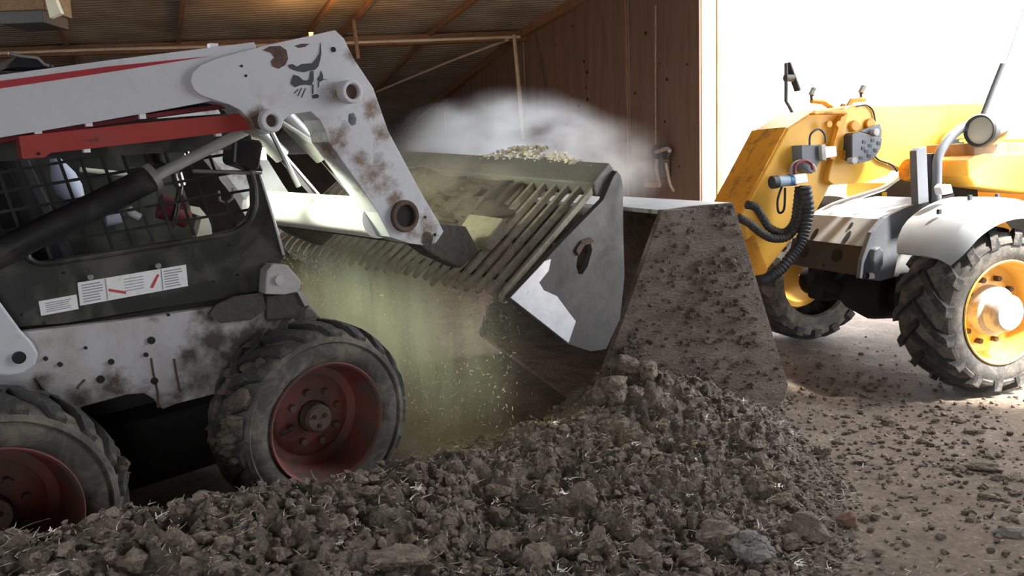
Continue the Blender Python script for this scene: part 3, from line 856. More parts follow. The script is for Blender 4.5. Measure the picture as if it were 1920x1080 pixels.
# information stickers
def sticker(quad, name, material, depth=.004, y=CABY):
    b = MB(); b.prism(S(quad, y), y - depth, y + .002); return b.build(name, material, cabp)
st1 = sticker([(145, 530), (348, 496), (352, 536), (150, 573)], 'sticker', 'decal_white')
st2 = sticker([(72, 565), (143, 552), (147, 579), (77, 592)], 'sticker', 'decal_white')
def q4(quad, u, v):
    (ax, ay), (bx, by), (cx, cy), (dx, dy) = quad
    return ((ax * (1 - u) + bx * u) * (1 - v) + (dx * (1 - u) + cx * u) * v, (ay * (1 - u) + by * u) * (1 - v) + (dy * (1 - u) + cy * u) * v)
Q1 = [(145, 530), (348, 496), (352, 536), (150, 573)]; Q2 = [(72, 565), (143, 552), (147, 579), (77, 592)]
def ink(parent, quad, u0, u1, v0, v1, material='decal_ink', d=.0052):
    b = MB(); b.prism(S([q4(quad, u0, v0), q4(quad, u1, v0), q4(quad, u1, v1), q4(quad, u0, v1)], CABY), CABY - d, CABY - .003); return b
bb = MB()
for col0, col1 in ((.03, .23), (.79, .96)):
    for r in range(7):
        v0 = .12 + r * .12
        m_ = ink(None, Q1, col0, col0 + (col1 - col0) * random.uniform(.7, 1), v0, v0 + .045); bb.add(m_.v, m_.f)
for u in (.25, .765):
    m_ = ink(None, Q1, u, u + .008, .03, .97); bb.add(m_.v, m_.f)
for r in range(5):
    v0 = .18 + r * .13
    m_ = ink(None, Q1, .42, .60, v0, v0 + .03); bb.add(m_.v, m_.f)
bb.build('print_lines', 'decal_ink', st1)
bb = MB()
for r in range(5):
    v0 = .2 + r * .14
    m_ = ink(None, Q2, .15, random.uniform(.75, .9), v0, v0 + .05); bb.add(m_.v, m_.f)
bb.build('print_lines', 'decal_ink', st2)
b = MB(); b.prism(S([(203, 541), (235, 546), (236, 551), (203, 546)], CABY), CABY - .006, CABY); b.build('red_mark', 'decal_red', st1)
b = MB(); b.prism(S([(294, 514), (298, 515), (286, 540), (281, 539)], CABY), CABY - .006, CABY); b.build('red_mark', 'decal_red', st1)
b = MB(); b.prism(S([(48, 537), (104, 529), (108, 552), (50, 563)], CABY), CABY - .003, CABY); b.build('old_sticker', 'panel_black', cabp)

# cab shell: far side, back, roof, floor
v0 = SK.px(-250, 450, CABY); v1 = SK.px(500, 541, CABY); zr = SK.px(40, 118, CABY).z
v2 = SK.px(420, 200, CABY)
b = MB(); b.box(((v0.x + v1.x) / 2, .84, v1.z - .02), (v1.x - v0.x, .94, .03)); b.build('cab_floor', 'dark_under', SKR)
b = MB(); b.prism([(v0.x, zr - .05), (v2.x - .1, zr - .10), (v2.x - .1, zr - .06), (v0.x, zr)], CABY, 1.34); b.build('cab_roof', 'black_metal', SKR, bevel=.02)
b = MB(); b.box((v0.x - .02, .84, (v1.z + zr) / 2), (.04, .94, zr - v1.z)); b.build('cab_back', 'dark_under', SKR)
fs_ = S([(-250, 640), (498, 541), (532, 480), (487, 325), (470, 255), (455, 210), (-250, 265)], CABY)
fw_ = S([(-200, 500), (440, 430), (470, 385), (463, 318), (440, 280), (-200, 310)], CABY)
b = MB(); b.prism(fs_, 1.32, 1.345); fcs = b.build('far_side_panel', 'panel_black', SKR)  # left solid, without its window, to keep the cab interior dark
for px in (487,):
    p = SK.px(487, 325, CABY); q = SK.px(415, 190, CABY)
    for yy in (CABY + .03, 1.31):
        bar(MB(), (p.x, yy, p.z), (q.x, yy, q.z + .05), .05, .05, Vector((1, 0, 0))).build('cab_post', 'black_metal', SKR, bevel=.008)
# seat and controls
sx0 = SK.px(90, 470, .8)
seat = MB(); seat.box((-.62, .84, SK.px(150, 520, .84).z), (.50, .50, .14)); seat.build('seat_cushion', 'fabric_dark', SKR, bevel=.04)
p = SK.px(110, 380, .84)
sb = MB(); sb.box((p.x - .14, .84, p.z), (.13, .48, .55), Matrix.Rotation(-.25, 3, 'Y')); sb.build('seat_back', 'fabric_dark', SKR, bevel=.04)
def inside(pts, y, r, name, material, n=10):
    b = MB(); b.tube([(SK.px(x, yy, y).x, y, SK.px(x, yy, y).z) for x, yy in pts], r, n); return b.build(name, material, SKR, smooth=True)
inside([(100, 292), (118, 330), (130, 355), (148, 380)], .95, [.015, .05, .055, .03], 'seat_cover_edge', 'pale_blue')
inside([(150, 318), (240, 327)], 1.2, .012, 'far_light_bar', 'cream')  # pale bar standing in for a lit streak of the background beyond
inside([(331, 325), (338, 348)], .55, .024, 'control_grip', 'chrome')
inside([(338, 348), (330, 395), (322, 430)], .55, .012, 'control_lever', 'black_metal')
inside([(300, 378), (325, 385), (345, 380)], .6, .035, 'control_boot', 'maroon')
inside([(298, 392), (325, 400), (350, 412)], .6, .04, 'control_boot', 'maroon')
inside([(195, 409), (215, 405), (228, 402)], .62, .035, 'arm_rest', 'pale_blue')
inside([(240, 390), (248, 400), (262, 407)], .6, .016, 'arm_rest_strap', 'bare_white')
b = MB(); b.prism(S([(350, 385), (368, 388), (388, 412), (392, 442), (362, 445), (372, 405), (352, 398)], .7), .66, .72); b.build('lit_cab_panel', 'cream', SKR)  # cream tone stands for light falling on an inner cab panel
inside([(410, 358), (412, 376), (424, 381), (436, 372), (437, 352)], CABY + .05, .006, 'wire_hook', 'steel_grey')
# work lamp box on the cab corner
lb = [(440, 262), (447, 257), (488, 263), (495, 270), (487, 316), (480, 321), (443, 309), (437, 303)]
b = MB(); b.prism(S(lb, .34), .34, .46); lbo = b.build('work_lamp', 'black_metal', SKR, bevel=.012)
inside([(362, 321), (440, 323), (490, 325)], .36, .009, 'lamp_bracket', 'steel_grey')
inside([(468, 322), (474, 310)], .40, .013, 'lamp_stud', 'chrome')
lq = SK.px(466, 290, .40)
lens = MB(); lens.box((lq.x + .056, .40, lq.z), (.01, .08, .05)); lens.build('lamp_glass', 'lamp_lens', lbo)
for yy, en in ((.42, 54), (1.12, 34)):
    l = bpy.data.lights.new('work_light', 'SPOT'); l.energy = en; l.color = (0.94, 1.0, 0.70); l.spot_size = math.radians(92); l.spot_blend = .5; l.shadow_soft_size = .05
    o = bpy.data.objects.new('work_light', l); COL.objects.link(o); o.parent = SKR
    o.location = (lq.x + .12, yy, lq.z)
    o.rotation_euler = Vector((-1, .06, .5)).to_track_quat('Z', 'Y').to_euler()
b = MB(); b.prism(S(lb, .34), 1.22, 1.34); lb2 = b.build('work_lamp', 'black_metal', SKR, bevel=.012)
lens = MB(); lens.box((lq.x + .056, 1.28, lq.z), (.01, .08, .05)); lens.build('lamp_glass', 'lamp_lens', lb2)
# dark beacon tray, with a thin steel tube standing for its glints
b = MB(); b.prism(S([(0, 132), (30, 104), (70, 112), (98, 126), (92, 132)], .5), .45, .75); b.build('roof_hatch', 'black_metal', SKR, bevel=.008)
inside([(16, 100), (40, 106), (70, 109), (82, 121), (92, 124)], .45, .007, 'roof_glint', 'steel_grey')

# lift arms
AY0, AY1 = .095, .24
beam = [(-320, 180), (0, 140), (200, 113), (400, 88), (480, 78), (520, 180), (470, 205), (400, 189), (270, 213), (100, 242), (0, 258), (-320, 312)]
knee = [(357, 150), (362, 135), (376, 122), (410, 108), (470, 92), (520, 80), (600, 63), (628, 56), (645, 72), (662, 108), (700, 165), (728, 246), (757, 300), (790, 362), (822, 415), (832, 434), (818, 455), (800, 461), (765, 456), (732, 445), (709, 399), (671, 343), (616, 266), (612, 248), (600, 225), (582, 209), (563, 212), (548, 214), (534, 224), (517, 246), (500, 252), (486, 246), (476, 238), (466, 222), (450, 206), (430, 196), (400, 187), (375, 178), (363, 167)]
hole = [(654, 214), (663, 212), (668, 222), (667, 233), (659, 236), (653, 228)]
_kb = []
for (px, py, r) in [(632, 258, .07), (645, 272, .06), (672, 300, .06), (700, 325, .07), (722, 348, .06), (735, 372, .05), (630, 175, .05), (662, 100, .05), (480, 228, .05), (800, 440, .08), (770, 432, .07), (700, 200, .06), (712, 250, .05)]:
    v = SK.px(px, py, .095); _kb.append((v.x, v.z, r))
stain('white_paint', 'knee_paint', _kb, (.17, .115, .08))
def arms(y0, y1, near):
    b = MB(); b.prism(S(beam, AY0), y0 + .015, y1 - .01); bm_ = b.build('lift_arm', 'white_paint', SKR, bevel=.008)
    b = MB(); b.prism(S(knee, AY0), y0, y1, [S(hole, AY0)]); kn = b.build('arm_knee', 'knee_paint', SKR)
    kn.modifiers.new('b', 'BEVEL').width = .004
    kn.modifiers['b'].limit_method = 'ANGLE'
    return bm_, kn
bm_, kn = arms(AY0, AY1, True)
bf, kf = arms(1.70 - AY1, 1.70 - AY0, False)
def ring(parent, px, py, r0, r1, y0, y1, material, core='rust', coredepth=.02, name='pivot_boss'):
    v = SK.px(px, py, AY0)
    b = MB(); b.lathe([(r1, y1), (r1, y0 + .004), (r1 - .004, y0), (r0 + .004, y0), (r0, y0 + .004), (r0, y1)], (v.x, 0, v.z), 32); o = b.build(name, material, parent, smooth=True)
    b = MB(); b.disc((v.x, v.z), r0, y0 + coredepth, y1, 24); b.build('pivot_core', core, o)
    return o
ring(kn, 503, 227, .024, .045, AY0 - .035, AY0 + .02, 'white_paint')
ring(kn, 650, 173, .030, .048, AY0 - .05, AY0 + .02, 'white_paint')
ring(kn, 757, 405, .050, .072, AY0 - .02, AY0 + .02, 'rust', 'dark_under', .015)
for (px, py, r) in [(625, 93, .011), (453, 124, .005), (461, 142, .005), (815, 440, .008), (797, 407, .006)]:
    v = SK.px(px, py, AY0); b = MB(); b.disc((v.x, v.z), r, AY0 - .003, AY0 + .002, 12); b.build('bolt_hole', 'dark_under', kn)
# bare rusty patches where the paint has gone
def patch(parent, pts, y, material, name='bare_patch', d=.002):
    b = MB(); b.prism(S(pts, y), y - d, y + .002); return b.build(name, material, parent)
patch(kn, [(493, 94), (505, 87), (525, 86), (537, 94), (540, 110), (535, 122), (522, 129), (510, 124), (508, 114), (514, 108), (508, 99)], AY0, 'rust')
patch(kn, [(552, 86), (565, 82), (580, 82), (572, 88), (560, 90)], AY0, 'rust')
patch(kn, [(471, 220), (484, 213), (492, 222), (488, 244), (478, 240)], AY0, 'rust')
# red stripe on the arm
b = MB(); b.prism(S([(-320, 208), (0, 152), (200, 125), (397, 105), (200, 136), (0, 166), (-320, 222)], AY0 + .015), AY0 + .0125, AY0 + .017); b.build('red_stripe', 'stripe_red', bm_)
for px, py in [(411, 84)]:
    v = SK.px(px, py, AY0); b = MB(); b.box((v.x, AY0 + .06, v.z), (.03, .03, .02)); b.build('arm_stop', 'bare_white', bm_)
# emblem on the arm
def L4(pts): return [(400 + x / 4, y / 4) for x, y in pts]
emb = [[(560, 488), (590, 480), (625, 500), (660, 480), (740, 475), (770, 440), (795, 400), (803, 320), (809, 400), (800, 450), (785, 500), (760, 525), (720, 530), (680, 542), (640, 537), (600, 525), (575, 510)],
       [(600, 560), (640, 572), (670, 600), (700, 605), (720, 590), (725, 535), (750, 530), (752, 600), (735, 640), (690, 635), (650, 640), (610, 655), (582, 630), (588, 590)],
       [(805, 530), (820, 560), (823, 600), (800, 615), (778, 600), (785, 580), (800, 570)],
       [(738, 715), (755, 708), (775, 705), (791, 715), (785, 735), (745, 740)],
       [(740, 635), (751, 635), (749, 705), (741, 705)], [(785, 612), (793, 612), (791, 655), (786, 655)],
       [(632, 668), (637, 671), (609, 702), (604, 699)], [(660, 658), (665, 660), (636, 722), (630, 719)], [(688, 662), (693, 664), (665, 732), (659, 730)], [(825, 592), (850, 596), (850, 600), (825, 597)]]
e0 = None
for pl in emb:
    b = MB(); b.prism(S(L4(pl), AY0), AY0 - .0025, AY0 + .001)
    o = b.build('emblem_piece', 'logo_black', kn)
# seam edge of the knee plate to the right
b = MB(); b.tube([(q[0], AY1 - .02, q[1]) for q in S([(648, 78), (668, 112), (698, 168), (712, 205), (727, 250)], AY0)], .009, 6); b.build('arm_edge', 'white_paint', kn, smooth=True)
# red safety brace
rb = [(35, 255), (250, 232), (470, 211), (480, 226), (478, 242), (300, 264), (95, 287), (84, 295), (42, 298)]
b = MB(); b.prism(S(rb, .13), .13, .20); rbo = b.build('safety_brace', 'red_paint', SKR, bevel=.004)
b = MB(); b.prism(S([(150, 264), (183, 258), (186, 262), (183, 266)], .13), .128, .133); b.build('brace_slot', 'maroon', rbo)
v = SK.px(72, 288, .13); b = MB(); b.disc((v.x, v.z), .006, .127, .133, 10); b.build('brace_hole', 'dark_under', rbo)
for px, py in [(72, 247), (167, 232), (268, 218), (410, 251), (163, 281)]:
    v = SK.px(px, py, .14); b = MB(); b.box((v.x, .15, v.z), (.022, .02, .018)); b.build('brace_clip', 'bare_white', rbo)
# hydraulic lines under the arm
for dy, zz, col_ in ((.18, 6, 'maroon'), (.21, 12, 'black_metal')):
    pts = [(-300, 330 - zz), (40, 262 - zz), (200, 236 - zz), (290, 222 - zz), (420, 205 - zz)]
    b = MB(); b.tube([(SK.px(x, y, dy).x, dy, SK.px(x, y, dy).z) for x, y in pts], .010, 8); b.build('hydraulic_line', col_, SKR, smooth=True)
# lift cylinder
def cyl(p0, p1, y, r, name, material):
    a, c = SK.px(*p0, y), SK.px(*p1, y)
    b = MB(); b.tube([(a.x, y, a.z), (c.x, y, c.z)], r, 24); return b.build(name, material, SKR, smooth=True)
for yy in (.29,):
    cyl((500, 225), (280, 336), yy, .021, 'cylinder_rod', 'rod_steel')
    cyl((288, 332), (-190, 568), yy, .050, 'lift_cylinder', 'black_metal')
    cyl((291, 330), (280, 336), yy, .054, 'cylinder_collar', 'steel_grey')
# cross tube and inner links between the arms
v = SK.px(738, 412, AY0)
b = MB(); b.tube([(v.x, AY1 - .03, v.z), (v.x, 1.70 - AY1 + .03, v.z)], .092, 24); b.build('cross_tube', 'roller_white', SKR, smooth=True)
for yy in (.62, 1.05):
    a = SK.px(648, 172, AY0); c = SK.px(800, 400, AY0)
    b = MB(); b.tube([(a.x - .05, yy, a.z - .05), ((a.x + c.x) / 2 - .03, yy, (a.z + c.z) / 2)], .045, 18); b.build('tilt_cylinder', 'steel_grey', SKR, smooth=True)
    b = MB(); b.tube([((a.x + c.x) / 2 - .03, yy, (a.z + c.z) / 2), (c.x, yy, c.z)], .024, 14); b.build('tilt_rod', 'chrome', SKR, smooth=True)
for k, (x0, y0, x1, y1) in enumerate([(520, 225, 640, 300), (505, 240, 560, 350), (560, 250, 655, 330)]):
    a = SK.px(x0, y0, .5 + .1 * k); c = SK.px(x1, y1, .5 + .1 * k)
    b = MB(); b.tube([(a.x, .5 + .1 * k, a.z), (c.x, .5 + .1 * k, c.z)], .013, 8); b.build('hydraulic_line', 'steel_grey', SKR, smooth=True)

# ---------------- screening bucket on the loader
BN = -.18                                       # side plane of its near end
BWD = 2.25
B0 = SK.px(955, 559, BN); B1 = SK.px(1157, 325, BN)
bko = Vector((B0.x, BN, B0.z))
# small extra tilt of the bucket about the forward axis, near end lower
R_ = Matrix.Rotation(math.radians(2.6), 3, 'X') @ Matrix.Rotation(math.radians(2.5), 3, 'Z')
BK = empty('screening_bucket', Matrix.Identity(4)); BK.parent = SKR
BKL = Matrix.Translation(bko) @ R_.to_4x4()
BK.matrix_local = BKL
BK['label'] = 'dusty steel skeleton bucket with slatted floor, tipped forward'
def bp(pts):                                   # near-end pixels -> bucket local x,z
    r = []
    for a in pts:
        v = SK.px(a[0], a[1], BN); r.append((v.x - bko.x, v.z - bko.z))
    return r
endp = [(955, 559), (1025, 487), (1055, 455), (1135, 375), (1152, 335), (1160, 321), (1168, 330), (1173, 352), (1176, 430), (1182, 520), (1176, 600), (1150, 658), (1120, 662), (1072, 646)]
ep = bp(endp)
oval = bp([(1085, 500), (1088, 478), (1100, 458), (1112, 455), (1116, 470), (1108, 500), (1098, 516), (1090, 515)])
for y0 in (0.0, BWD - .03):
    b = MB(); b.prism(ep, y0, y0 + .03, [oval]); e_ = b.build('end_plate', 'bucket_steel', BK)
    if y0 == 0.0: near_end = e_
b = MB(); b.prism(bp([(957, 558), (1022, 490), (1034, 486), (1030, 508), (1012, 530), (1022, 545), (1048, 556), (1075, 590), (1087, 604), (1074, 645), (1060, 635)]), -.003, .001); b.build('wear_and_sky_patch', 'polished', BK)  # worn bare steel, its pale blue also carrying the reflected sky
b = MB(); b.prism(bp([(1080, 470), (1092, 452), (1108, 446), (1118, 452), (1112, 457), (1098, 460), (1086, 480)]), -.012, .002); b.build('oval_rim', 'rust', BK, bevel=.003)
# top back beam: folded box along the width
tb = bp([(1092, 362), (1127, 374), (1152, 337), (1157, 324), (1122, 300), (1105, 318)])
g1, g0 = Vector(bp([(1157, 325)])[0]), Vector((0, 0))
ed = (g1 - g0).normalized(); en = Vector((-ed.y, ed.x))     # along the tines, and outwards (towards the loader)
Ltine = (g1 - g0).length
def T2(t, o): q = g0 + ed * t + en * o; return (q.x, q.y)
b = MB(); b.prism([T2(Ltine - .16, -.02), T2(Ltine - .14, .045), T2(Ltine + .02, .05), T2(Ltine + .035, -.02), T2(Ltine, -.10), T2(Ltine - .08, -.10)], .03, BWD - .03); b.build('top_beam', 'beam_steel', BK, bevel=.008)
# tines
NT = 27
for i in range(NT):
    y = .05 + (BWD - .10) * i / (NT - 1)
    jit = random.uniform(-.015, .02)
    b = MB(); b.prism([T2(-.02 + jit, -.012), T2(Ltine - .12, -.012), T2(Ltine - .12, .022), T2(.03 + jit, .022), T2(-.02 + jit, .008)], y - .011, y + .011); b.build('tine', 'tine_steel', BK, bevel=.003)
# second layer: cross rods
for t in (.14, .42):
    b = MB(); b.tube([(*T2(Ltine * t, -.03)[:1], .03, T2(Ltine * t, -.03)[1]), (T2(Ltine * t, -.03)[0], BWD - .03, T2(Ltine * t, -.03)[1])], .016, 8); b.build('cross_rod', 'muddy_plate', BK, smooth=True)
# mounting frame plate against the tines
b = MB(); b.prism([T2(Ltine * .20, .03), T2(Ltine * .82, .03), T2(Ltine * .76, .07), T2(Ltine * .28, .07)], .50, 1.66); mp_ = b.build('mount_plate', 'muddy_plate', BK, bevel=.012)
for y in (.56, .95, 1.34, 1.60):
    b = MB(); b.prism([T2(Ltine * .22, .06), T2(Ltine * .80, .06), T2(Ltine * .74, .10), T2(Ltine * .55, .13), T2(Ltine * .32, .11)], y - .02, y + .02); b.build('mount_rib', 'muddy_plate', BK, bevel=.008)
CAKE = True
b = MB(); b.prism([T2(Ltine * .24, .035), T2(Ltine * .42, .035), T2(Ltine * .42, .12), T2(Ltine * .24, .10)], .30, .56); b.build('dusty_box', 'tine_steel', BK, bevel=.01)
# arm to bucket hitch
a = SK.px(800, 440, AY0)
for yy in (AY0 + .02, 1.70 - AY1 + .02):
    b = MB(); b.prism(S([(775, 450), (822, 418), (880, 425), (905, 470), (870, 505), (815, 480)], AY0), yy, yy + .11); b.build('hitch_plate', 'muddy_plate', SKR, bevel=.012)
b = MB(); b.tube([(a.x, AY0, a.z - .02), (a.x, 1.6, a.z - .02)], .035, 14); b.build('hitch_bar', 'muddy_plate', SKR, smooth=True)

# ================================================================== telehandler
TER = empty('telehandler', TE.m)
tag(TER, 'yellow telehandler with grey chassis in the barn doorway, holding a muddy bucket', 'telehandler')
T = lambda pts, y: TE.poly(pts, y)
def tp(pts, y0, y1, name, material, parent=None, bevel=.006, holes=()):
    b = MB(); b.prism(T(pts, y0), y0, y1, [T(h, y0) for h in holes]); return b.build(name, material, parent or TER, bevel=bevel)
def tt(pts, y, r, name, material, parent=None, n=10, sm=0):
    ys = y if isinstance(y, (list, tuple)) else [y] * len(pts)
    P = []
    for (x, yy), q in zip(pts, ys):
        v = TE.px(x, yy, q); P.append((v.x, q, v.z))
    if sm: P = smooth_path(P, sm)
    b = MB(); b.tube(P, r, n); return b.build(name, material, parent or TER, smooth=True)
TW_ = .40
tyn, rimn = wheel(TER, (0, 0, 0), TR, TW_, .325, 16, 'trac', -1, 'rim_yellow', phase=.1)
tyf2, rimf2 = wheel(TER, (0, -1.98, 0), TR, TW_, .325, 16, 'trac', 1, 'rim_yellow', phase=.2)
tyf2.location.y = rimf2.location.y = -2.15
for q in ((-2.75, 0, 0, -1), (-2.75, -2.15, 0, 1)):
    wheel(TER, q[:3], TR, TW_, .325, 16, 'trac', q[3], 'rim_yellow')
MB().lathe([(.002, .03), (.10, .03), (.115, .015), (.125, -.06), (.155, -.075), (.16, -.15)], (0, 0, 0), 28).build('hub', 'hub_grey', rimn, smooth=True)
for i in range(10):
    q = i * 2 * math.pi / 10
    b = MB(); b.disc((.205 * math.cos(q), .205 * math.sin(q)), .018, -.115, -.16, 6); b.build('wheel_nut', 'rust', rimn)
# fenders
def fender(y0, y1, sgn):
    b = MB(); n = 22; vs = []; fs = []
    R0 = TR + .09
    rows = []
    for i in range(n + 1):
        t = i / n
        ang = math.radians(37 + 113 * t)
        lift = .10 * math.sin(min(1, t * 1.2) * math.pi * .5)
        r = R0 + lift * .5
        nose = max(0, 1 - t * 6)
        prof = [(y0, -.075 - .03 * nose), (y0 + (-.02) * sgn, -.03), (y0 - .06 * sgn, .025), (y0 - .14 * sgn, .045), ((y0 + y1) / 2, .05), (y1, .045), (y1, .02), ((y0 + y1) / 2, .025), (y0 - .05 * sgn, 0.0), (y0 - .012 * sgn, -.075)]
        row = []
        for yy, dr in prof:
            rr = r + dr * (1 - .4 * nose) - nose * .02
            tap = 1 - .25 * nose ** 2
            yc = (y0 + y1) / 2
            row.append(len(vs)); vs.append((rr * math.cos(ang), yc + (yy - yc) * tap, rr * math.sin(ang)))
        rows.append(row)
    P = len(rows[0])
    for i in range(n):
        for k in range(P):
            fs.append((rows[i][k], rows[i + 1][k], rows[i + 1][(k + 1) % P], rows[i][(k + 1) % P]))
    fs.append(tuple(rows[0])); fs.append(tuple(reversed(rows[-1])))
    b.add(vs, fs); return b.build('fender', 'fender', TER, smooth=True)
fn = fender(.03, -.44, 1)
ff = fender(-2.18, -1.72, -1)
for ang in (62, 82, 100):
    q = math.radians(ang); r = TR + .19
    b = MB(); b.box((r * math.cos(q), -.22, r * math.sin(q)), (.02, .02, .03)); b.build('fender_bolt', 'dark_grey', fn)
# boom head and boom
HY0, HY1 = -.86, -1.26
head = [(1478, 240), (1530, 206), (1600, 197), (1640, 197), (1660, 215), (1664, 250), (1600, 310), (1556, 350), (1538, 385), (1512, 425), (1480, 455), (1437, 508), (1412, 498), (1400, 450), (1392, 402)]
hd = tp(head, HY0, HY1, 'boom_head', 'yellow', bevel=.015)
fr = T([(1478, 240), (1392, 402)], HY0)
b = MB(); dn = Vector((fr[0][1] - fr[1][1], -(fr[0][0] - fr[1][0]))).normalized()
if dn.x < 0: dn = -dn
b.prism([fr[0], fr[1], (fr[1][0] + dn.x * .015, fr[1][1] + dn.y * .015), (fr[0][0] + dn.x * .015, fr[0][1] + dn.y * .015)], HY0 - .01, HY1 + .005); ffp = b.build('boom_front_plate', 'yellow_mud_shade', TER, bevel=.003)  # darker orange sheet: shade on the boom's front put into its colour
tp([(1600, 200), (1660, 198), (1920, 190), (2500, 165), (2500, 330), (1780, 322), (1690, 318), (1655, 300)], HY0 - .03, HY1 + .03, 'boom', 'yellow', bevel=.02)
# head bracket plate
tp([(1583, 208), (1600, 197), (1625, 195), (1642, 206), (1652, 235), (1658, 292), (1672, 322), (1664, 330), (1620, 343), (1562, 347), (1552, 338), (1556, 318), (1570, 270)], HY0 + .05, HY0, 'pivot_plate', 'yellow', bevel=.008)
for px, py, r in [(1600, 236, .035), (1629, 232, .035), (1551, 233, .022), (1569, 233, .022), (1580, 290, .03)]:
    v = TE.px(px, py, HY0 + .05); b = MB(); b.disc((v.x, v.z), r, HY0 + .05, HY0 + .075, 16); b.build('pin_cap', 'yellow_mud_shade', TER, bevel=.004)
tp([(1527, 211), (1585, 206), (1592, 213), (1528, 215)], HY0 + .08, HY0 + .02, 'top_flange', 'yellow_mud_shade')
tp([(1578, 218), (1590, 213), (1566, 300), (1556, 298)], HY0 + .06, HY0 + .02, 'side_rib', 'yellow_mud_shade')
# perforated quadrant cover
cov = [(1598, 252), (1610, 247), (1655, 259), (1652, 277), (1644, 291), (1630, 302), (1610, 306), (1598, 300)]
cv = tp(cov, HY0 + .13, HY0 + .115, 'perforated_cover', 'grey_paint', bevel=.003)
tp([(1596, 254), (1600, 249), (1600, 302), (1594, 298)], HY0 + .12, HY0 + .05, 'cover_flange', 'dark_grey', bevel=.002)
tp([(1612, 246), (1650, 232), (1654, 244), (1653, 258)], HY0 + .11, HY0 + .09, 'cover_leaf', 'grey_paint', bevel=.002)
for px, py in [(1621, 266), (1637, 263), (1648, 268), (1619, 278), (1632, 273), (1642, 281), (1625, 283), (1630, 292), (1615, 296)]:
    tp([(px - 3, py - 3), (px + 3, py - 2.4), (px + 3, py + 3.4), (px - 3, py + 2.8)], HY0 + .134, HY0 + .125, 'cover_hole', 'dark_grey', cv, bevel=0)
for px, py in [(1599, 301), (1640, 248)]:
    v = TE.px(px, py, HY0 + .13); b = MB(); b.disc((v.x, v.z), .024, HY0 + .15, HY0 + .1, 14); b.build('cover_bolt', 'hub_grey', cv, bevel=.003)
# valve box, connectors, ram
tp([(1502, 272), (1540, 272), (1542, 297), (1532, 312), (1524, 326), (1508, 318), (1503, 298)], HY0 + .10, HY0, 'valve_box', 'grey_paint')
tp([(1545, 275), (1568, 274), (1570, 293), (1548, 297)], HY0 + .12, HY0 + .02, 'connector_block', 'bare_white')
tp([(1540, 272), (1548, 270), (1550, 302), (1542, 300)], HY0 + .13, HY0 + .02, 'connector_flange', 'hub_grey')
tt([(1518, 272), (1520, 252), (1535, 242), (1546, 252), (1548, 268)], HY0 + .10, .007, 'thin_cable', 'dark_grey', sm=5)
tt([(1455, 341), (1490, 337)], HY0 + .12, .036, 'ram_barrel', 'blue_grey', n=16)
tt([(1478, 338), (1490, 337)], HY0 + .12, .039, 'ram_band', 'blue', n=16)
tt([(1447, 342), (1457, 341)], HY0 + .12, .042, 'ram_cap', 'dark_grey', n=16)
tp([(1489, 328), (1513, 325), (1516, 342), (1492, 346)], HY0 + .16, HY0 + .08, 'hose_block', 'bare_white')
for k, (a, b_) in enumerate([((1484, 328), (1528, 322)), ((1490, 327), (1524, 318))]):
    tt([a, (a[0] + 2, a[1] - 18), (a[0] + 18, a[1] - 26), (b_[0] - 4, b_[1] - 12), b_], HY0 + .13 + .02 * k, .011, 'thin_hose', 'maroon' if k else 'hub_grey', sm=5)
def corr(pts, y, r, name, material='hose'):
    P = []
    for i, (x, yy) in enumerate(pts):
        yv = y[i] if isinstance(y, list) else y
        v = TE.px(x, yy, yv); P.append((v.x, yv, v.z))
    P = smooth_path(P, 14)
    rr = [r * (1 + .12 * math.sin(i * 2.1)) for i in range(len(P))]
    b = MB(); b.tube(P, rr, 10); return b.build(name, material, TER, smooth=True)
corr([(1400, 384), (1416, 388), (1430, 408), (1444, 428), (1470, 436), (1488, 418), (1494, 385), (1498, 350)], HY0 + .12, .026, 'hydraulic_hose')
corr([(1384, 408), (1404, 418), (1426, 436), (1448, 447), (1474, 445), (1494, 424), (1504, 390), (1506, 348)], HY0 + .16, .026, 'hydraulic_hose')
corr([(1420, 527), (1440, 522), (1462, 506), (1484, 480), (1500, 455), (1510, 425), (1516, 390), (1510, 350)], HY0 + .20, .036, 'ribbed_hose', 'dark_grey')
tt([(1466, 350), (1458, 375), (1460, 398), (1470, 392), (1472, 352)], HY0 + .10, .008, 'thin_hose', 'hose', sm=4)
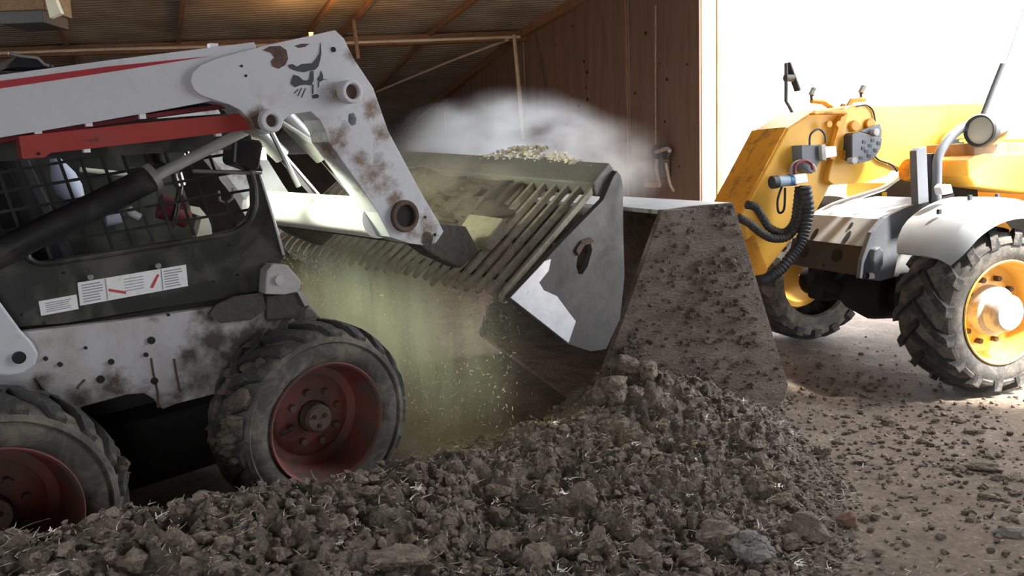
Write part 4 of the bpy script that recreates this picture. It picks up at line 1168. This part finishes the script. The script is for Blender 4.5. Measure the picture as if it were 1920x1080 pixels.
# mud on the boom
# chassis
CH0, CH1 = -.62, -1.42
npl = [(1612, 522), (1616, 488), (1634, 436), (1658, 408), (1700, 388), (1790, 362), (1790, 440), (1690, 455), (1676, 521), (1650, 527)]
tp(npl, CH0, CH0 - .04, 'chassis_plate', 'grey_paint')
bx = T([(1790, 372), (1700, 392), (1662, 412), (1630, 466), (1618, 517), (1640, 522), (1790, 522)], CH0)
b = MB(); b.prism(bx, CH0 - .04, CH1); b.build('chassis_box', 'fender', TER, bevel=.01)
bxf = T([(1630, 464), (1617, 518)], CH0)
b = MB(); b.prism([bxf[0], bxf[1], (bxf[1][0] + .012, bxf[1][1] + .004), (bxf[0][0] + .012, bxf[0][1] + .004)], CH0 - .05, CH1 + .01); fpn = b.build('front_panel', 'black_metal', TER, bevel=0)
def on_front(u, v, r, asp, name, material='dark_under', lift=.014, seg=bxf, parent=None):
    p = Vector(seg[0]).lerp(Vector(seg[1]), v); d = (Vector(seg[1]) - Vector(seg[0])).normalized(); n_ = Vector((-d.y, d.x)); 
    if n_.x < 0: n_ = -n_
    y = CH0 - .05 + (CH1 - CH0 + .06) * u
    vs = []; k = 14
    for off in (0, lift):
        for i in range(k):
            q = 2 * math.pi * i / k
            e = d * (r * asp * math.sin(q)); vs.append((p.x + e.x + n_.x * off, y + r * math.cos(q), p.y + e.y + n_.y * off))
    fs = [tuple(range(k)), tuple(range(2 * k - 1, k - 1, -1))] + [(i, (i + 1) % k, k + (i + 1) % k, k + i) for i in range(k)]
    b = MB(); b.add(vs, fs); return b.build(name, material, parent or fpn)
on_front(.30, .42, .055, .9, 'panel_hole'); on_front(.78, .42, .055, .9, 'panel_hole'); on_front(.45, .85, .012, 1, 'panel_hole')
seg2 = T([(1662, 412), (1630, 466)], CH0)
on_front(.28, .72, .022, 2.4, 'slot_hole', lift=.006, seg=seg2); on_front(.74, .74, .022, 2.4, 'slot_hole', lift=.006, seg=seg2); on_front(.32, .30, .014, 2, 'slot_hole', lift=.006, seg=seg2)
tp([(1638, 488), (1640, 468), (1650, 462), (1658, 470), (1657, 495), (1648, 517), (1642, 510)], CH0 + .05, CH0, 'tow_hook', 'grey_paint', bevel=.012)
v = TE.px(1623, 517, CH0); b = MB(); b.disc((v.x, v.z), .022, CH0 + .012, CH0, 14); b.build('plate_pin', 'dark_under', TER)
tp([(1630, 512), (1640, 511), (1640, 522), (1631, 523)], CH0 + .006, CH0, 'plate_tag', 'decal_white', bevel=0)
fpl = [(1500, 500), (1508, 462), (1522, 425), (1540, 396), (1558, 386), (1640, 362), (1700, 346), (1700, 430), (1560, 440), (1540, 505)]
tp(fpl, CH1, CH1 - .04, 'chassis_plate', 'grey_paint')
tp([(1545, 420), (1550, 396), (1600, 378), (1660, 357), (1688, 336), (1708, 308), (1790, 318), (1790, 420)], CH1 + .06, CH1 + .02, 'boom_cradle', 'dark_grey')
tt([(1540, 398), (1560, 384), (1620, 364), (1655, 352), (1682, 334), (1700, 308)], CH1 + .06, .014, 'cradle_edge', 'bare_white', sm=4)
for px in (1570, 1598):
    v = TE.px(px, 396 if px == 1570 else 393, CH1 + .06); b = MB(); b.disc((v.x, v.z), .03, CH1 + .10, CH1 + .05, 14); b.build('cradle_bolt', 'dark_grey', TER, bevel=.006)
tp([(1654, 361), (1663, 360), (1663, 377), (1654, 378)], CH1 + .068, CH1 + .06, 'yellow_sticker', 'sticker_yellow', bevel=0)
# axle and underside
b = MB(); b.tube([(0, -.30, -.02), (0, -1.85, -.02)], .12, 18); b.build('front_axle', 'dark_under', TER, smooth=True)
b = MB(); b.lathe([(.002, -.26), (.16, -.2), (.20, 0), (.16, .2), (.002, .26)], (0.03, -1.08, -.02), 20); b.build('axle_housing', 'dark_under', TER, smooth=True)
b = MB(); b.box((-1.2, -1.02, .12), (2.4, .78, .34)); b.build('chassis_rear', 'dark_grey', TER, bevel=.02)
b = MB(); b.box((.12, -.62, .02), (.2, .16, .34)); b.build('steering_knuckle', 'dark_under', TER, bevel=.03)
b = MB(); b.box((.10, -1.55, .05), (.2, .2, .36)); b.build('steering_knuckle', 'dark_under', TER, bevel=.03)
tt([(1520, 520), (1570, 540)], -1.3, .05, 'drive_shaft', 'dark_under')
# lamp post, channel post
tp([(1718, 283), (1724, 277), (1738, 275), (1742, 380), (1722, 384)], -.50, -.56, 'post_channel', 'grey_paint')
tt([(1744, 288), (1746, 380)], -.56, .030, 'post_rubber', 'dark_grey', n=12)
tt([(1756, 384), (1757, 330), (1758, 300), (1768, 276), (1788, 252), (1808, 238), (1822, 236)], -.50, .030, 'lamp_post', 'grey_paint', n=14, sm=5)
lc = TE.px(1838, 245, -.40)
LMP = empty('head_lamp', Matrix.Identity(4)); LMP.parent = TER
LMP.matrix_local = Matrix.Translation((lc.x, -.40, lc.z)) @ Matrix.Rotation(math.radians(-90 + 12), 4, 'Z')
# lathe axis is y: turn it to point forwards (x)
MB().lathe([(.100, .02), (.108, -.005), (.100, -.02), (.088, -.012), (.086, .0)], (0, 0, 0), 32).build('lamp_bezel', 'dark_grey', LMP, smooth=True).rotation_euler = (0, 0, math.pi)
MB().lathe([(.002, .018), (.05, .014), (.088, .0)], (0, 0, 0), 32).build('lamp_lens', 'lens', LMP, smooth=True).rotation_euler = (0, 0, 0)
MB().lathe([(.104, .0), (.106, .05), (.10, .06)], (0, 0, 0), 32).build('lamp_ring', 'dark_grey', LMP, smooth=True).rotation_euler = (0, 0, math.pi)
MB().lathe([(.10, .055), (.098, .14), (.08, .20), (.05, .235), (.002, .245)], (0, 0, 0), 32).build('lamp_housing', 'chrome', LMP, smooth=True).rotation_euler = (0, 0, math.pi)
MB().lathe([(.002, -.01), (.085, -.008)], (0, 0, 0), 24).build('lamp_reflector', 'hub_grey', LMP, smooth=True)
# lift ram end
tt([(1700, 318), (1724, 322)], -.75, .075, 'lift_ram', 'yellow_mud_shade', n=18)
tt([(1712, 322), (1760, 330)], -.75, .055, 'lift_ram_barrel', 'dark_grey', n=18)
# body side with a letter panel, cab
tp([(1765, 320), (1772, 262), (1782, 250), (1825, 246), (1826, 305), (1768, 318)], -.78, -.82, 'side_panel', 'yellow')
lpn = tp([(1786, 262), (1816, 258), (1818, 297), (1783, 301)], -.775, -.78, 'letter_panel', 'dark_grey', bevel=0)
tp([(1798, 262), (1816, 259), (1817, 262), (1816, 280), (1812, 286), (1805, 287), (1804, 283), (1809, 276), (1808, 266), (1799, 267)], -.772, -.776, 'panel_letter', 'sticker_yellow', lpn, bevel=0)
tp([(1765, 320), (1830, 306), (1835, 315), (1770, 335)], -.70, -.80, 'side_sill', 'yellow')
tp([(1813, 300), (1828, 292), (1845, 288), (1930, 286), (2300, 280), (2300, 380), (1930, 362), (1830, 350), (1816, 330)], -.42, -.85, 'cab_nose', 'yellow', bevel=.03)
tp([(1770, 330), (1830, 320), (1835, 372), (1770, 372)], -.66, -.9, 'engine_bay', 'dark_under')
tp([(1826, 268), (2300, 262), (2300, 290), (1826, 292)], -.45, -.85, 'dash_panel', 'wood', bevel=.01)
tt([(1880, 120), (1862, 165), (1842, 218)], -.55, .018, 'windscreen_post', 'dark_grey', n=10)
b = MB(); cabq = T([(1884, 120), (1846, 218), (1850, 262), (2300, 250), (2300, 0), (1925, 0)], -.56)
b.prism(cabq, -.55, -.562); b.build('cab_window', 'glass', TER)
b = MB(); cx_ = [p[0] for p in cabq]; b.box((min(cx_) + .1, -.9, cabq[5][1] + .1), (1.2, .8, .06)); b.build('cab_roof', 'dark_grey', TER, bevel=.02)
cx0 = TE.px(1850, 262, -.56).x; czr = cabq[5][1]; cz0 = TE.px(1850, 262, -.56).z
for (xx, yy, x2) in ((cx0 - 1.45, -.10, cx0 - 1.35), (cx0 - 1.45, -.78, cx0 - 1.35)):
    b = MB(); b.tube([(xx, yy, cz0 - .3), (x2, yy, czr + .1)], .03, 10); b.build('cab_post', 'dark_grey', TER, smooth=True)
b = MB(); b.box((cx0 - .85, -.10, cz0 - .45), (1.15, .05, .75)); b.build('cab_door', 'yellow', TER, bevel=.03)
b = MB(); b.box((cx0 - 1.5, -.45, cz0 - .35), (.06, .72, .85)); b.build('cab_back', 'dark_grey', TER, bevel=.02)
b = MB(); b.box((-3.25, -1.05, .38), (.75, 1.5, .62)); b.build('counterweight', 'grey_paint', TER, bevel=.05)
b = MB(); b.box((-1.55, -1.72, .48), (2.2, .62, .60)); b.build('engine_cover', 'yellow', TER, bevel=.05)
b = MB(); b.box((-2.75, -1.05, 0), (.24, 1.6, .24)); b.build('rear_axle', 'dark_under', TER, bevel=.04)
tp([(1764, 352), (1770, 345), (1784, 346), (1788, 362), (1768, 366)], -.30, -.36, 'fender_bracket', 'bare_white')
# mirror and lamp brackets on the boom
MY = -1.6
tt([(1474, 118), (1474, 150), (1474, 190), (1480, 200), (1487, 214)], MY, .014, 'mirror_stalk', 'dark_grey', n=8)
tp([(1480, 116), (1484, 116), (1503, 168), (1500, 171)], MY + .02, MY - .05, 'mirror', 'dark_grey', bevel=.004)
tt([(1472, 146), (1486, 146)], MY, .03, 'mirror_clamp', 'dark_grey', n=10)
tt([(1487, 214), (1500, 250), (1530, 330)], MY, .014, 'mirror_stalk', 'dark_grey', n=8)
for k, pts in enumerate([[(1521, 189), (1543, 191), (1562, 203), (1587, 205), (1597, 189), (1621, 186)]]):
    tt(pts, HY0 - .1, .020, 'lamp_bar', 'yellow_mud_shade', n=6)
for (a, c) in (((1521, 178), (1527, 166)), ((1614, 174), (1620, 162))):
    tt([a, c], HY0 - .1, .022, 'marker_lamp', 'hub_grey', n=8)
    tt([(a[0] + 1, a[1] + 10), a], HY0 - .1, .01, 'marker_stem', 'dark_grey', n=6)
tt([(1578, 205), (1582, 196)], HY0 - .1, .02, 'lamp_bar_foot', 'yellow_mud_shade', n=6)
tt([(1607, 199), (1625, 197), (1637, 208), (1641, 228)], HY0 + .06, .006, 'thin_cable', 'dark_grey', sm=4)
tt([(1638, 290), (1648, 300), (1666, 306), (1676, 312), (1682, 322)], HY0 + .06, .007, 'thin_cable', 'dark_grey', sm=4)
# ---------------- bucket of the telehandler
pf = on_floor(1440, 777)
yb = TE.loc(pf).y
TB = empty('loading_bucket', Matrix.Identity(4)); TB.parent = TER
TB['label'] = 'large steel bucket caked with brown mud'
prof_px = [(1242, 394), (1300, 386), (1375, 380), (1478, 722), (1470, 748), (1440, 776), (1112, 782), (1104, 768)]
pr_ = T(prof_px, yb)
TBW = 2.35
side_tilt = .0
for k, y0 in enumerate((yb, yb - TBW + .03)):
    b = MB(); b.prism(pr_, y0, y0 - .03); sp = b.build('side_plate', 'bucket_mud', TB, bevel=.004)
    b = MB(); b.prism(T([(1240, 393), (1303, 391), (1176, 670), (1150, 782), (1112, 782), (1104, 768)], yb), y0 + .018, y0 - .032); b.build('side_edge_strip', 'bucket_mud', TB, bevel=.004)
def strip(p0, p1, th, name, material):
    p0, p1 = Vector(p0), Vector(p1); d = (p1 - p0).normalized(); n_ = Vector((-d.y, d.x)) * th
    b = MB(); b.prism([p0, p1, p1 + n_, p0 + n_], yb - .03, yb - TBW + .03); return b.build(name, material, TB, bevel=.003)
strip(pr_[0], pr_[2], .025, 'top_plate', 'fender')  # paler than the other plates: sunlight on top put into its colour
strip(pr_[2], pr_[3], .025, 'back_plate', 'bucket_mud')
strip(pr_[3], pr_[5], .025, 'heel_plate', 'bucket_mud')
strip(pr_[5], pr_[6], .025, 'floor_plate', 'bucket_mud')
q0, q1 = Vector(pr_[2]).lerp(Vector(pr_[3]), .45), Vector(pr_[2]).lerp(Vector(pr_[3]), .8)
for yy in (HY0 + .02, HY1 + .02):
    hz = T([(1437, 505), (1412, 440)], HY0)
    b = MB(); b.prism([tuple(q0), tuple(q1), hz[0], hz[1]], yy, yy - .05); b.build('bucket_bracket', 'yellow_mud_shade', TB, bevel=.006)
# clumps of mud stuck to the bucket side
def rock_into(mb, c, r, seed, flat=1.0, sub=1):
    bm = bmesh.new(); bmesh.ops.create_icosphere(bm, subdivisions=sub, radius=1.0)
    rr = random.Random(seed)
    ph = [rr.uniform(0, 6.28) for _ in range(6)]
    Rm = Matrix.Rotation(rr.uniform(0, 6.28), 3, 'Z') @ Matrix.Rotation(rr.uniform(-.6, .6), 3, 'X')
    e = Vector((rr.uniform(.75, 1.3), rr.uniform(.7, 1.1), rr.uniform(.6, .95) * flat))
    vs = []
    for v in bm.verts:
        p = v.co
        k = 1 + .22 * math.sin(3.1 * p.x + ph[0]) * math.sin(2.7 * p.y + ph[1]) + .16 * math.sin(5.3 * p.z + ph[2]) + rr.uniform(-.14, .14)
        q = Rm @ Vector((p.x * e.x * k, p.y * e.y * k, p.z * e.z * k))
        vs.append(Vector(c) + q * r)
    mb.add(vs, [tuple(v.index for v in f.verts) for f in bm.faces]); bm.free()
def tyre_mud(ty, ang, n, spread, seed):
    b = MB(); rr = random.Random(seed)
    for i in range(n):
        q = math.radians(ang + rr.gauss(0, spread)); y = rr.uniform(.02, .24)
        rock_into(b, (.405 * math.cos(q), y, .405 * math.sin(q)), rr.uniform(.012, .034), seed * 100 + i, 1, 2)
    o = b.build('mud_clump', 'mud', ty); o['kind'] = 'stuff'
tyre_mud(tyr, 8, 26, 6, 4)
tyre_mud(tyf, 152, 40, 10, 5)
tyre_mud(tyf, 178, 30, 8, 6)
cm = MB()
for i in range(26):
    y = random.uniform(.55, 1.55); t = random.uniform(.30, .74)
    q = T2(Ltine * t, .05)
    rock_into(cm, (q[0], y, q[1]), random.uniform(.07, .13), 700 + i, .7, 3)
cmo = cm.build('caked_mud', 'muddy_plate', BK, smooth=True); cmo['kind'] = 'stuff'
mb = MB()
for i in range(420):
    u = random.random(); v = random.random() ** .75
    L_ = Vector(pr_[0]).lerp(Vector(pr_[7]), v * .97); R2 = Vector(pr_[2]).lerp(Vector(pr_[3]), v)
    q = L_.lerp(R2, .02 + .95 * u)
    rock_into(mb, (q.x, yb + random.uniform(.0, .012) + (.015 if u < .25 else 0), q.y), random.choice((.006, .008, .010, .014, .018)) * (1.3 if random.random() < .1 else 1), i)
md = mb.build('mud_lumps', 'mud', TB); md['kind'] = 'stuff'

# ================================================================== heap, clods, litter
def heap_h(x, y):
    hb_ = heap_base(x, y)
    hb_ = np.where(hb_ > 0, hb_, hb_ * 1.0)
    # the loader's and telehandler bucket's surroundings stay as fitted
    big = (fbm(x * 2.2, y * 2.2, 3, 21) - .5) * .10
    mid = (fbm(x * 7, y * 7, 3, 22) - .5) * .115
    rid = (1 - np.abs(2 * fbm(x * 17, y * 17, 3, 23) - 1)) * .08 - .055
    fine = (fbm(x * 45, y * 45, 3, 24) - .5) * .045
    k = sstep(-0.02, .16, hb_)
    return hb_ - .025 + (big + mid) * k + (rid + fine) * (.25 + .75 * k)
hx = np.arange(-2.6, 2.2, .0125); hy = np.arange(1.35, 5.3, .0125)
heap = grid_mesh('manure_heap', hx, hy, heap_h, 'heap_soil', mask=lambda X, Y, Z: Z > floor_h(X, Y) - .03)
tag(heap, 'long low heap of crumbly brown manure and litter between camera and loader', 'manure heap', kind='stuff')
gx = np.arange(-2.6, 5.0, .02); gy = np.arange(.6, 8.0, .02)
GX, GY = np.meshgrid(gx, gy); GZ = np.maximum(heap_h(GX, GY), floor_h(GX, GY))
def ground_z(x, y):
    i = min(max(int((y - .6) / .02 + .5), 0), len(gy) - 1); j = min(max(int((x + 2.6) / .02 + .5), 0), len(gx) - 1)
    return float(GZ[i, j])
def ground_zs(x, y): return np.maximum(heap_h(x, y), floor_h(x, y))

# crumbs: joined lumps
N_ = 9000
cx = rng.uniform(-2.2, 2.0, N_ * 3); cy = rng.uniform(1.7, 5.0, N_ * 3)
cz = heap_h(cx, cy); ok = (heap_base(cx, cy) > .0)
cx, cy, cz = cx[ok][:N_], cy[ok][:N_], cz[ok][:N_]
mb = MB()
proto = []
for s in range(14):
    q = MB(); rock_into(q, (0, 0, 0), 1, 100 + s); proto.append((np.array(q.v), q.f))
def scatter(name, xs, ys, zs, rs, material, parent=None, sink=.35):
    V, Fc, off = [], [], 0
    for i in range(len(xs)):
        pv, pf_ = proto[i % len(proto)]
        a = rng.uniform(0, 6.28); c_, s_ = math.cos(a), math.sin(a)
        v = pv @ np.array([[c_, s_, 0], [-s_, c_, 0], [0, 0, 1]]) * rs[i] + np.array([xs[i], ys[i], zs[i] + rs[i] * sink])
        V.append(v); Fc.append(np.array(pf_) + off); off += len(v)
    V = np.concatenate(V); Fc = np.concatenate(Fc)
    me = bpy.data.meshes.new(name); me.from_pydata(V.tolist(), [], Fc.tolist()); me.materials.append(MATS[material])
    o = bpy.data.objects.new(name, me); COL.objects.link(o)
    if parent: o.parent = parent
    return o
rs = np.exp(rng.normal(math.log(.0088), .46, len(cx))).clip(.004, .028)
o = scatter('crumbs', cx, cy, cz, rs, 'clod', heap); o['kind'] = 'stuff'
# loose crumbs on the floor by the heap
fx = rng.normal(2.1, .75, 2600); fy = rng.normal(3.9, 1.0, 2600)
ok = (fy > 2.2) & (fy < 7) & (fx < 4.6) & (fx > 1.0)
fx, fy = fx[ok], fy[ok]
o = scatter('floor_crumbs', fx, fy, ground_zs(fx, fy), np.exp(rng.normal(math.log(.008), .5, len(fx))).clip(.003, .028), 'clod'); 
tag(o, 'loose dark crumbs strewn over the earth floor beside the heap', 'soil crumbs', kind='stuff')

def strands(name, xs, ys, zs, L, wd, material, parent=None, lift=.6, curl=.5):
    V, Fc = [], []
    for i in range(len(xs)):
        a = rng.uniform(0, 6.28); el = rng.uniform(-.1, lift); l = L * math.exp(rng.normal(0, .4)); w_ = wd * rng.uniform(.6, 1.4)
        d = np.array([math.cos(a) * math.cos(el), math.sin(a) * math.cos(el), math.sin(el)]); s = np.array([-math.sin(a), math.cos(a), 0]); b_ = rng.normal(0, curl) * l
        p = np.array([xs[i], ys[i], zs[i] + .004]); k0 = len(V)
        for t in (0, .33, .67, 1):
            q = p + d * l * t + s * b_ * t * t; ww = w_ * (1 - .7 * t)
            V.append(q - s * ww / 2); V.append(q + s * ww / 2 + np.array([0, 0, ww * .4]))
        for j in range(3): Fc.append((k0 + 2 * j, k0 + 2 * j + 1, k0 + 2 * j + 3, k0 + 2 * j + 2))
    me = bpy.data.meshes.new(name); me.from_pydata([tuple(v) for v in V], [], Fc); me.materials.append(MATS[material])
    o = bpy.data.objects.new(name, me); COL.objects.link(o)
    if parent: o.parent = parent
    return o
sxx = rng.uniform(-2.2, 2.0, 36000); syy = rng.uniform(1.7, 5.0, 36000); ok = heap_base(sxx, syy) > 0.0
sxx, syy = sxx[ok][:15000], syy[ok][:15000]
o = strands('straw_bits', sxx, syy, heap_h(sxx, syy), .024, .0026, 'straw', heap); o['kind'] = 'stuff'
# feathers in small tufts
tx, ty2, tz2 = [], [], []
for i in range(85):
    while True:
        a, c = rng.uniform(-1.9, 1.9), rng.uniform(1.9, 4.8)
        if heap_base(np.array([a]), np.array([c]))[0] > .01 or rng.uniform() < .12: break
    z = ground_z(a, c)
    for j in range(int(rng.integers(4, 16))):
        tx.append(a + rng.normal(0, .008)); ty2.append(c + rng.normal(0, .008)); tz2.append(z + rng.uniform(0, .008))
o = strands('feathers', tx, ty2, tz2, .015, .006, 'feather', heap, .9, .8); o['kind'] = 'stuff'
lx = rng.uniform(1.2, 4.4, 3000); ly = rng.uniform(2.4, 7.0, 3000)
o = strands('floor_straw', lx, ly, ground_zs(lx, ly), .026, .0028, 'straw', None, .25)
tag(o, 'scattered straw bits and feathers on the earth floor by the doorway', 'straw', kind='stuff')

# single clods and stones one can pick out
def clod(px, py, rpx, name, material, label, cat, group=None, flat=1.0, sub=2, seed=0, onheap=False, stretch=(1, 1, 1), rot=0):
    r = ray(px, py); t = .9
    for k in range(900):
        t += .008
        p = CAM + r * t
        if p.z <= ground_z(p.x, p.y): break
    rad = rpx * t / F
    b = MB(); rock_into(b, (0, 0, 0), rad, seed, flat, sub)
    b.v = [(x * stretch[0], y * stretch[1], z * stretch[2]) for x, y, z in b.v]
    o = b.build(name, material, None, smooth=False)
    o.location = (p.x, p.y, p.z + rad * .25 * flat); o.rotation_euler = (0, 0, rot)
    tag(o, label, cat, group)
    return o
clod(1592, 985, 24, 'stone', 'brown_stone', 'reddish brown stone at the right foot of the manure heap', 'stone', seed=1)
clod(1410, 1040, 46, 'stone', 'stone', 'large pale grey stone half buried at the bottom edge of the heap', 'stone', seed=2, stretch=(.9, .7, .8), sub=4)
clod(1897, 1003, 22, 'stone', 'stone', 'flat grey stone lying alone on the bare earth floor', 'stone', seed=3, flat=.7, stretch=(1.4, .8, .8))
clod(1510, 1000, 36, 'clod', 'clod', 'large brown clod on the heap beside the reddish stone', 'clod', seed=4)
clod(1668, 795, 13, 'clod', 'clod', 'upright dark clod on the strip of loose litter near the telehandler wheel', 'clod', seed=5)
clod(1840, 880, 18, 'clod', 'clod', 'long dark sliver of caked litter on the floor below the telehandler wheel', 'clod', seed=6, stretch=(2.3, .8, .7), rot=-.5)
clod(1875, 900, 14, 'clod', 'clod', 'dark clod at the end of the long caked sliver', 'clod', seed=16, stretch=(1.5, .8, .7), rot=-.5)
clod(1853, 935, 15, 'clod', 'clod', 'wedge shaped slab of caked litter tilted on the floor', 'clod', seed=7, stretch=(1.8, 1, .7), rot=-.6)
clod(1700, 932, 9, 'clod', 'clod', 'small dark clod alone on the bare floor to the right of the heap', 'clod', seed=8, stretch=(1.4, 1, .7))
grp = 'dark clods scattered on the floor by the telehandler'
for k, (px, py, r) in enumerate([(1800, 792, 11), (1822, 810, 12), (1835, 812, 10), (1834, 782, 8), (1780, 880, 11), (1905, 900, 13), (1890, 918, 8), (1902, 928, 11), (1885, 940, 9), (1906, 960, 10), (1615, 867, 11), (1654, 897, 10), (1573, 832, 11), (1770, 890, 8), (1700, 1020, 9), (1645, 800, 7), (1690, 805, 8), (1855, 858, 10), (1600, 852, 9), (1620, 898, 9)]):
    clod(px, py, r, 'clod', 'clod', 'small dark clod among the loose litter on the floor by the telehandler', 'clod', grp, seed=20 + k, sub=1, stretch=(1.2, 1, .8), rot=k)
grp = 'lumps in the manure heap'
for k, (px, py, r) in enumerate([(925, 925, 22), (1065, 945, 18), (1421, 842, 16), (1542, 855, 18), (1429, 875, 22), (1458, 904, 20), (1342, 1007, 30), (1300, 1050, 28), (1096, 934, 22), (938, 1020, 22), (1483, 1020, 20), (1467, 942, 20), (1242, 800, 13), (1121, 1015, 22), (1200, 1040, 24), (742, 1062, 44), (640, 985, 18), (520, 1048, 24), (380, 1012, 18), (840, 975, 18), (1010, 1055, 26), (700, 925, 14), (880, 905, 14), (1020, 880, 15), (250, 1055, 24), (120, 1040, 20)]):
    clod(px, py, r, 'heap_lump', 'clod', 'rough brown lump standing out of the manure heap', 'clod', grp, seed=60 + k, sub=3)
# dark cut face clump at the heap top
for k, (px, py, r, lab) in enumerate([(1150, 735, 30, 'broad dark clod with a sheer face under the heap peak'), (1175, 690, 26, 'fibrous clod forming the peak of the heap before the muddy bucket'),
        (1128, 742, 22, 'small clod wedged between the sheer-faced clod and the dust curtain'), (1215, 700, 20, 'rounded clod resting on the heap against the muddy bucket side'), (1190, 742, 18, 'lumpy clod just below the heap peak on its sunny slope')]):
    clod(px, py, r, 'heap_lump', 'clod', lab, 'clod', 'big clods on the heap top', seed=130 + k, sub=3)

# ---------------- litter lying on the screening bucket's top beam
lit = MB()
q0 = Vector((T2(Ltine, 0)[0], 0, T2(Ltine, 0)[1]))
Bm = SK.m @ BKL
for i in range(520):
    y = random.uniform(.12, 1.35); k = math.exp(-((y - .62) / .36) ** 2)
    h = random.random() * (.02 + .10 * k)
    rock_into(lit, (q0.x + random.uniform(-.03, .05), y, q0.z + .0 + h), random.uniform(.006, .019), 300 + i)
lo_ = lit.build('bucket_litter', 'straw', None); lo_.matrix_world = Bm
tag(lo_, 'ridge of pale strawy litter lying along the screening bucket top beam', 'litter', kind='stuff')

# ---------------- falling chaff
n_ = 2600
V, Fc = [], []
Binv = Bm
for i in range(n_):
    t = rng.uniform(.05, 2.15); dn_ = rng.exponential(.28); s_ = rng.normal(-.02, .12)
    base = Bm @ Vector((T2(rng.uniform(-.02, .18), 0)[0] + s_, t, T2(.05, 0)[1] - .02))
    p = np.array(base) - np.array([0, 0, min(dn_, .75)])
    if p[2] < .1: continue
    l = rng.uniform(.006, .022); w_ = rng.uniform(.002, .005)
    d = rng.normal(0, 1, 3); d[2] *= 1.6; d /= np.linalg.norm(d); s = np.cross(d, rng.normal(0, 1, 3)); s /= np.linalg.norm(s)
    k0 = len(V); V += [tuple(p - d * l / 2 - s * w_ / 2), tuple(p - d * l / 2 + s * w_ / 2), tuple(p + d * l / 2 + s * w_ / 2), tuple(p + d * l / 2 - s * w_ / 2)]
    Fc.append((k0, k0 + 1, k0 + 2, k0 + 3))
me = bpy.data.meshes.new('falling_chaff'); me.from_pydata(V, [], Fc); me.materials.append(MATS['chaff'])
o = bpy.data.objects.new('falling_chaff', me); COL.objects.link(o)
tag(o, 'fine pale chaff falling through the slats of the screening bucket', 'chaff', kind='stuff')

# ---------------- dust
def vol(name, col, dens, scale, thr, stretch, label, center, size, rot, seed):
    m = bpy.data.materials.new(name); m.use_nodes = True
    nt = m.node_tree; N, L = nt.nodes, nt.links
    N.remove(N['Principled BSDF']); out = N['Material Output']
    pv = N.new('ShaderNodeVolumePrincipled'); pv.inputs['Color'].default_value = (*col, 1); pv.inputs['Anisotropy'].default_value = .25
    tc = N.new('ShaderNodeTexCoord'); mp = N.new('ShaderNodeMapping'); mp.inputs['Scale'].default_value = stretch; mp.inputs['Location'].default_value = (seed, seed * .7, seed * .3)
    L.new(tc.outputs['Object'], mp.inputs['Vector'])
    n1 = N.new('ShaderNodeTexNoise'); n1.inputs['Scale'].default_value = scale; n1.inputs['Detail'].default_value = 4; n1.inputs['Roughness'].default_value = .6; n1.inputs['Distortion'].default_value = .4
    L.new(mp.outputs[0], n1.inputs['Vector'])
    # falloff towards the surface of the unit ellipsoid
    ln = N.new('ShaderNodeVectorMath'); ln.operation = 'LENGTH'; L.new(tc.outputs['Object'], ln.inputs[0])
    fo = N.new('ShaderNodeMapRange'); fo.interpolation_type = 'SMOOTHSTEP'; fo.inputs['From Min'].default_value = 1.0; fo.inputs['From Max'].default_value = .25
    L.new(ln.outputs['Value'], fo.inputs['Value'])
    mr = N.new('ShaderNodeMapRange'); mr.inputs['From Min'].default_value = thr; mr.inputs['From Max'].default_value = thr + .30
    L.new(n1.outputs['Fac'], mr.inputs['Value'])
    mu = N.new('ShaderNodeMath'); mu.operation = 'MULTIPLY'; L.new(fo.outputs[0], mu.inputs[0]); L.new(mr.outputs[0], mu.inputs[1])
    m2 = N.new('ShaderNodeMath'); m2.operation = 'MULTIPLY'; m2.inputs[1].default_value = dens; L.new(mu.outputs[0], m2.inputs[0])
    L.new(m2.outputs[0], pv.inputs['Density']); L.new(pv.outputs[0], out.inputs['Volume'])
    MATS[name] = m
    bm = bmesh.new(); bmesh.ops.create_icosphere(bm, subdivisions=3, radius=1.0)
    me = bpy.data.meshes.new(name); bm.to_mesh(me); bm.free(); me.materials.append(m)
    o = bpy.data.objects.new(name, me); COL.objects.link(o)
    o.matrix_world = Matrix.Translation(center) @ rot.to_4x4() @ Matrix.Diagonal((*size, 1))
    tag(o, label, 'dust', kind='stuff')
    return o
Rb = SK.m.to_3x3()
c0 = at_depth(945, 275, 5.4)
vol('dust_cloud', (.86, .88, .92), 6.5, 1.7, .40, (1, 1, 1), 'pale dust cloud rising behind the top of the screening bucket', c0, (.85, .6, .42), Matrix.Rotation(0, 3, 'Z'), 3.1)
c0 = at_depth(1120, 315, 5.0)
vol('dust_cloud', (.80, .76, .72), 2.4, 1.5, .38, (1, 1, 1), 'thin brownish dust cloud drifting over the muddy bucket', c0, (.50, .5, .36), Matrix.Rotation(0, 3, 'Z'), 7.7)
cc = Bm @ Vector((T2(.02, 0)[0] - .05, 1.1, T2(.02, 0)[1] - .42))
vol('dust_curtain', (.80, .84, .58), 5.0, 3.2, .44, (1, 3.2, .20), 'greenish dust curtain falling below the screening bucket slats', cc, (.55, 1.35, .72), Rb, 1.3)
cc = Bm @ Vector((T2(Ltine * .5, .14)[0], .75, T2(Ltine * .5, .14)[1]))
vol('dust_haze', (.62, .55, .44), 1.8, 2.0, .38, (1, 1, 1), 'thin brownish dust haze hanging over the screening bucket mounting plate', cc, (.42, .75, .30), Rb, 5.2)
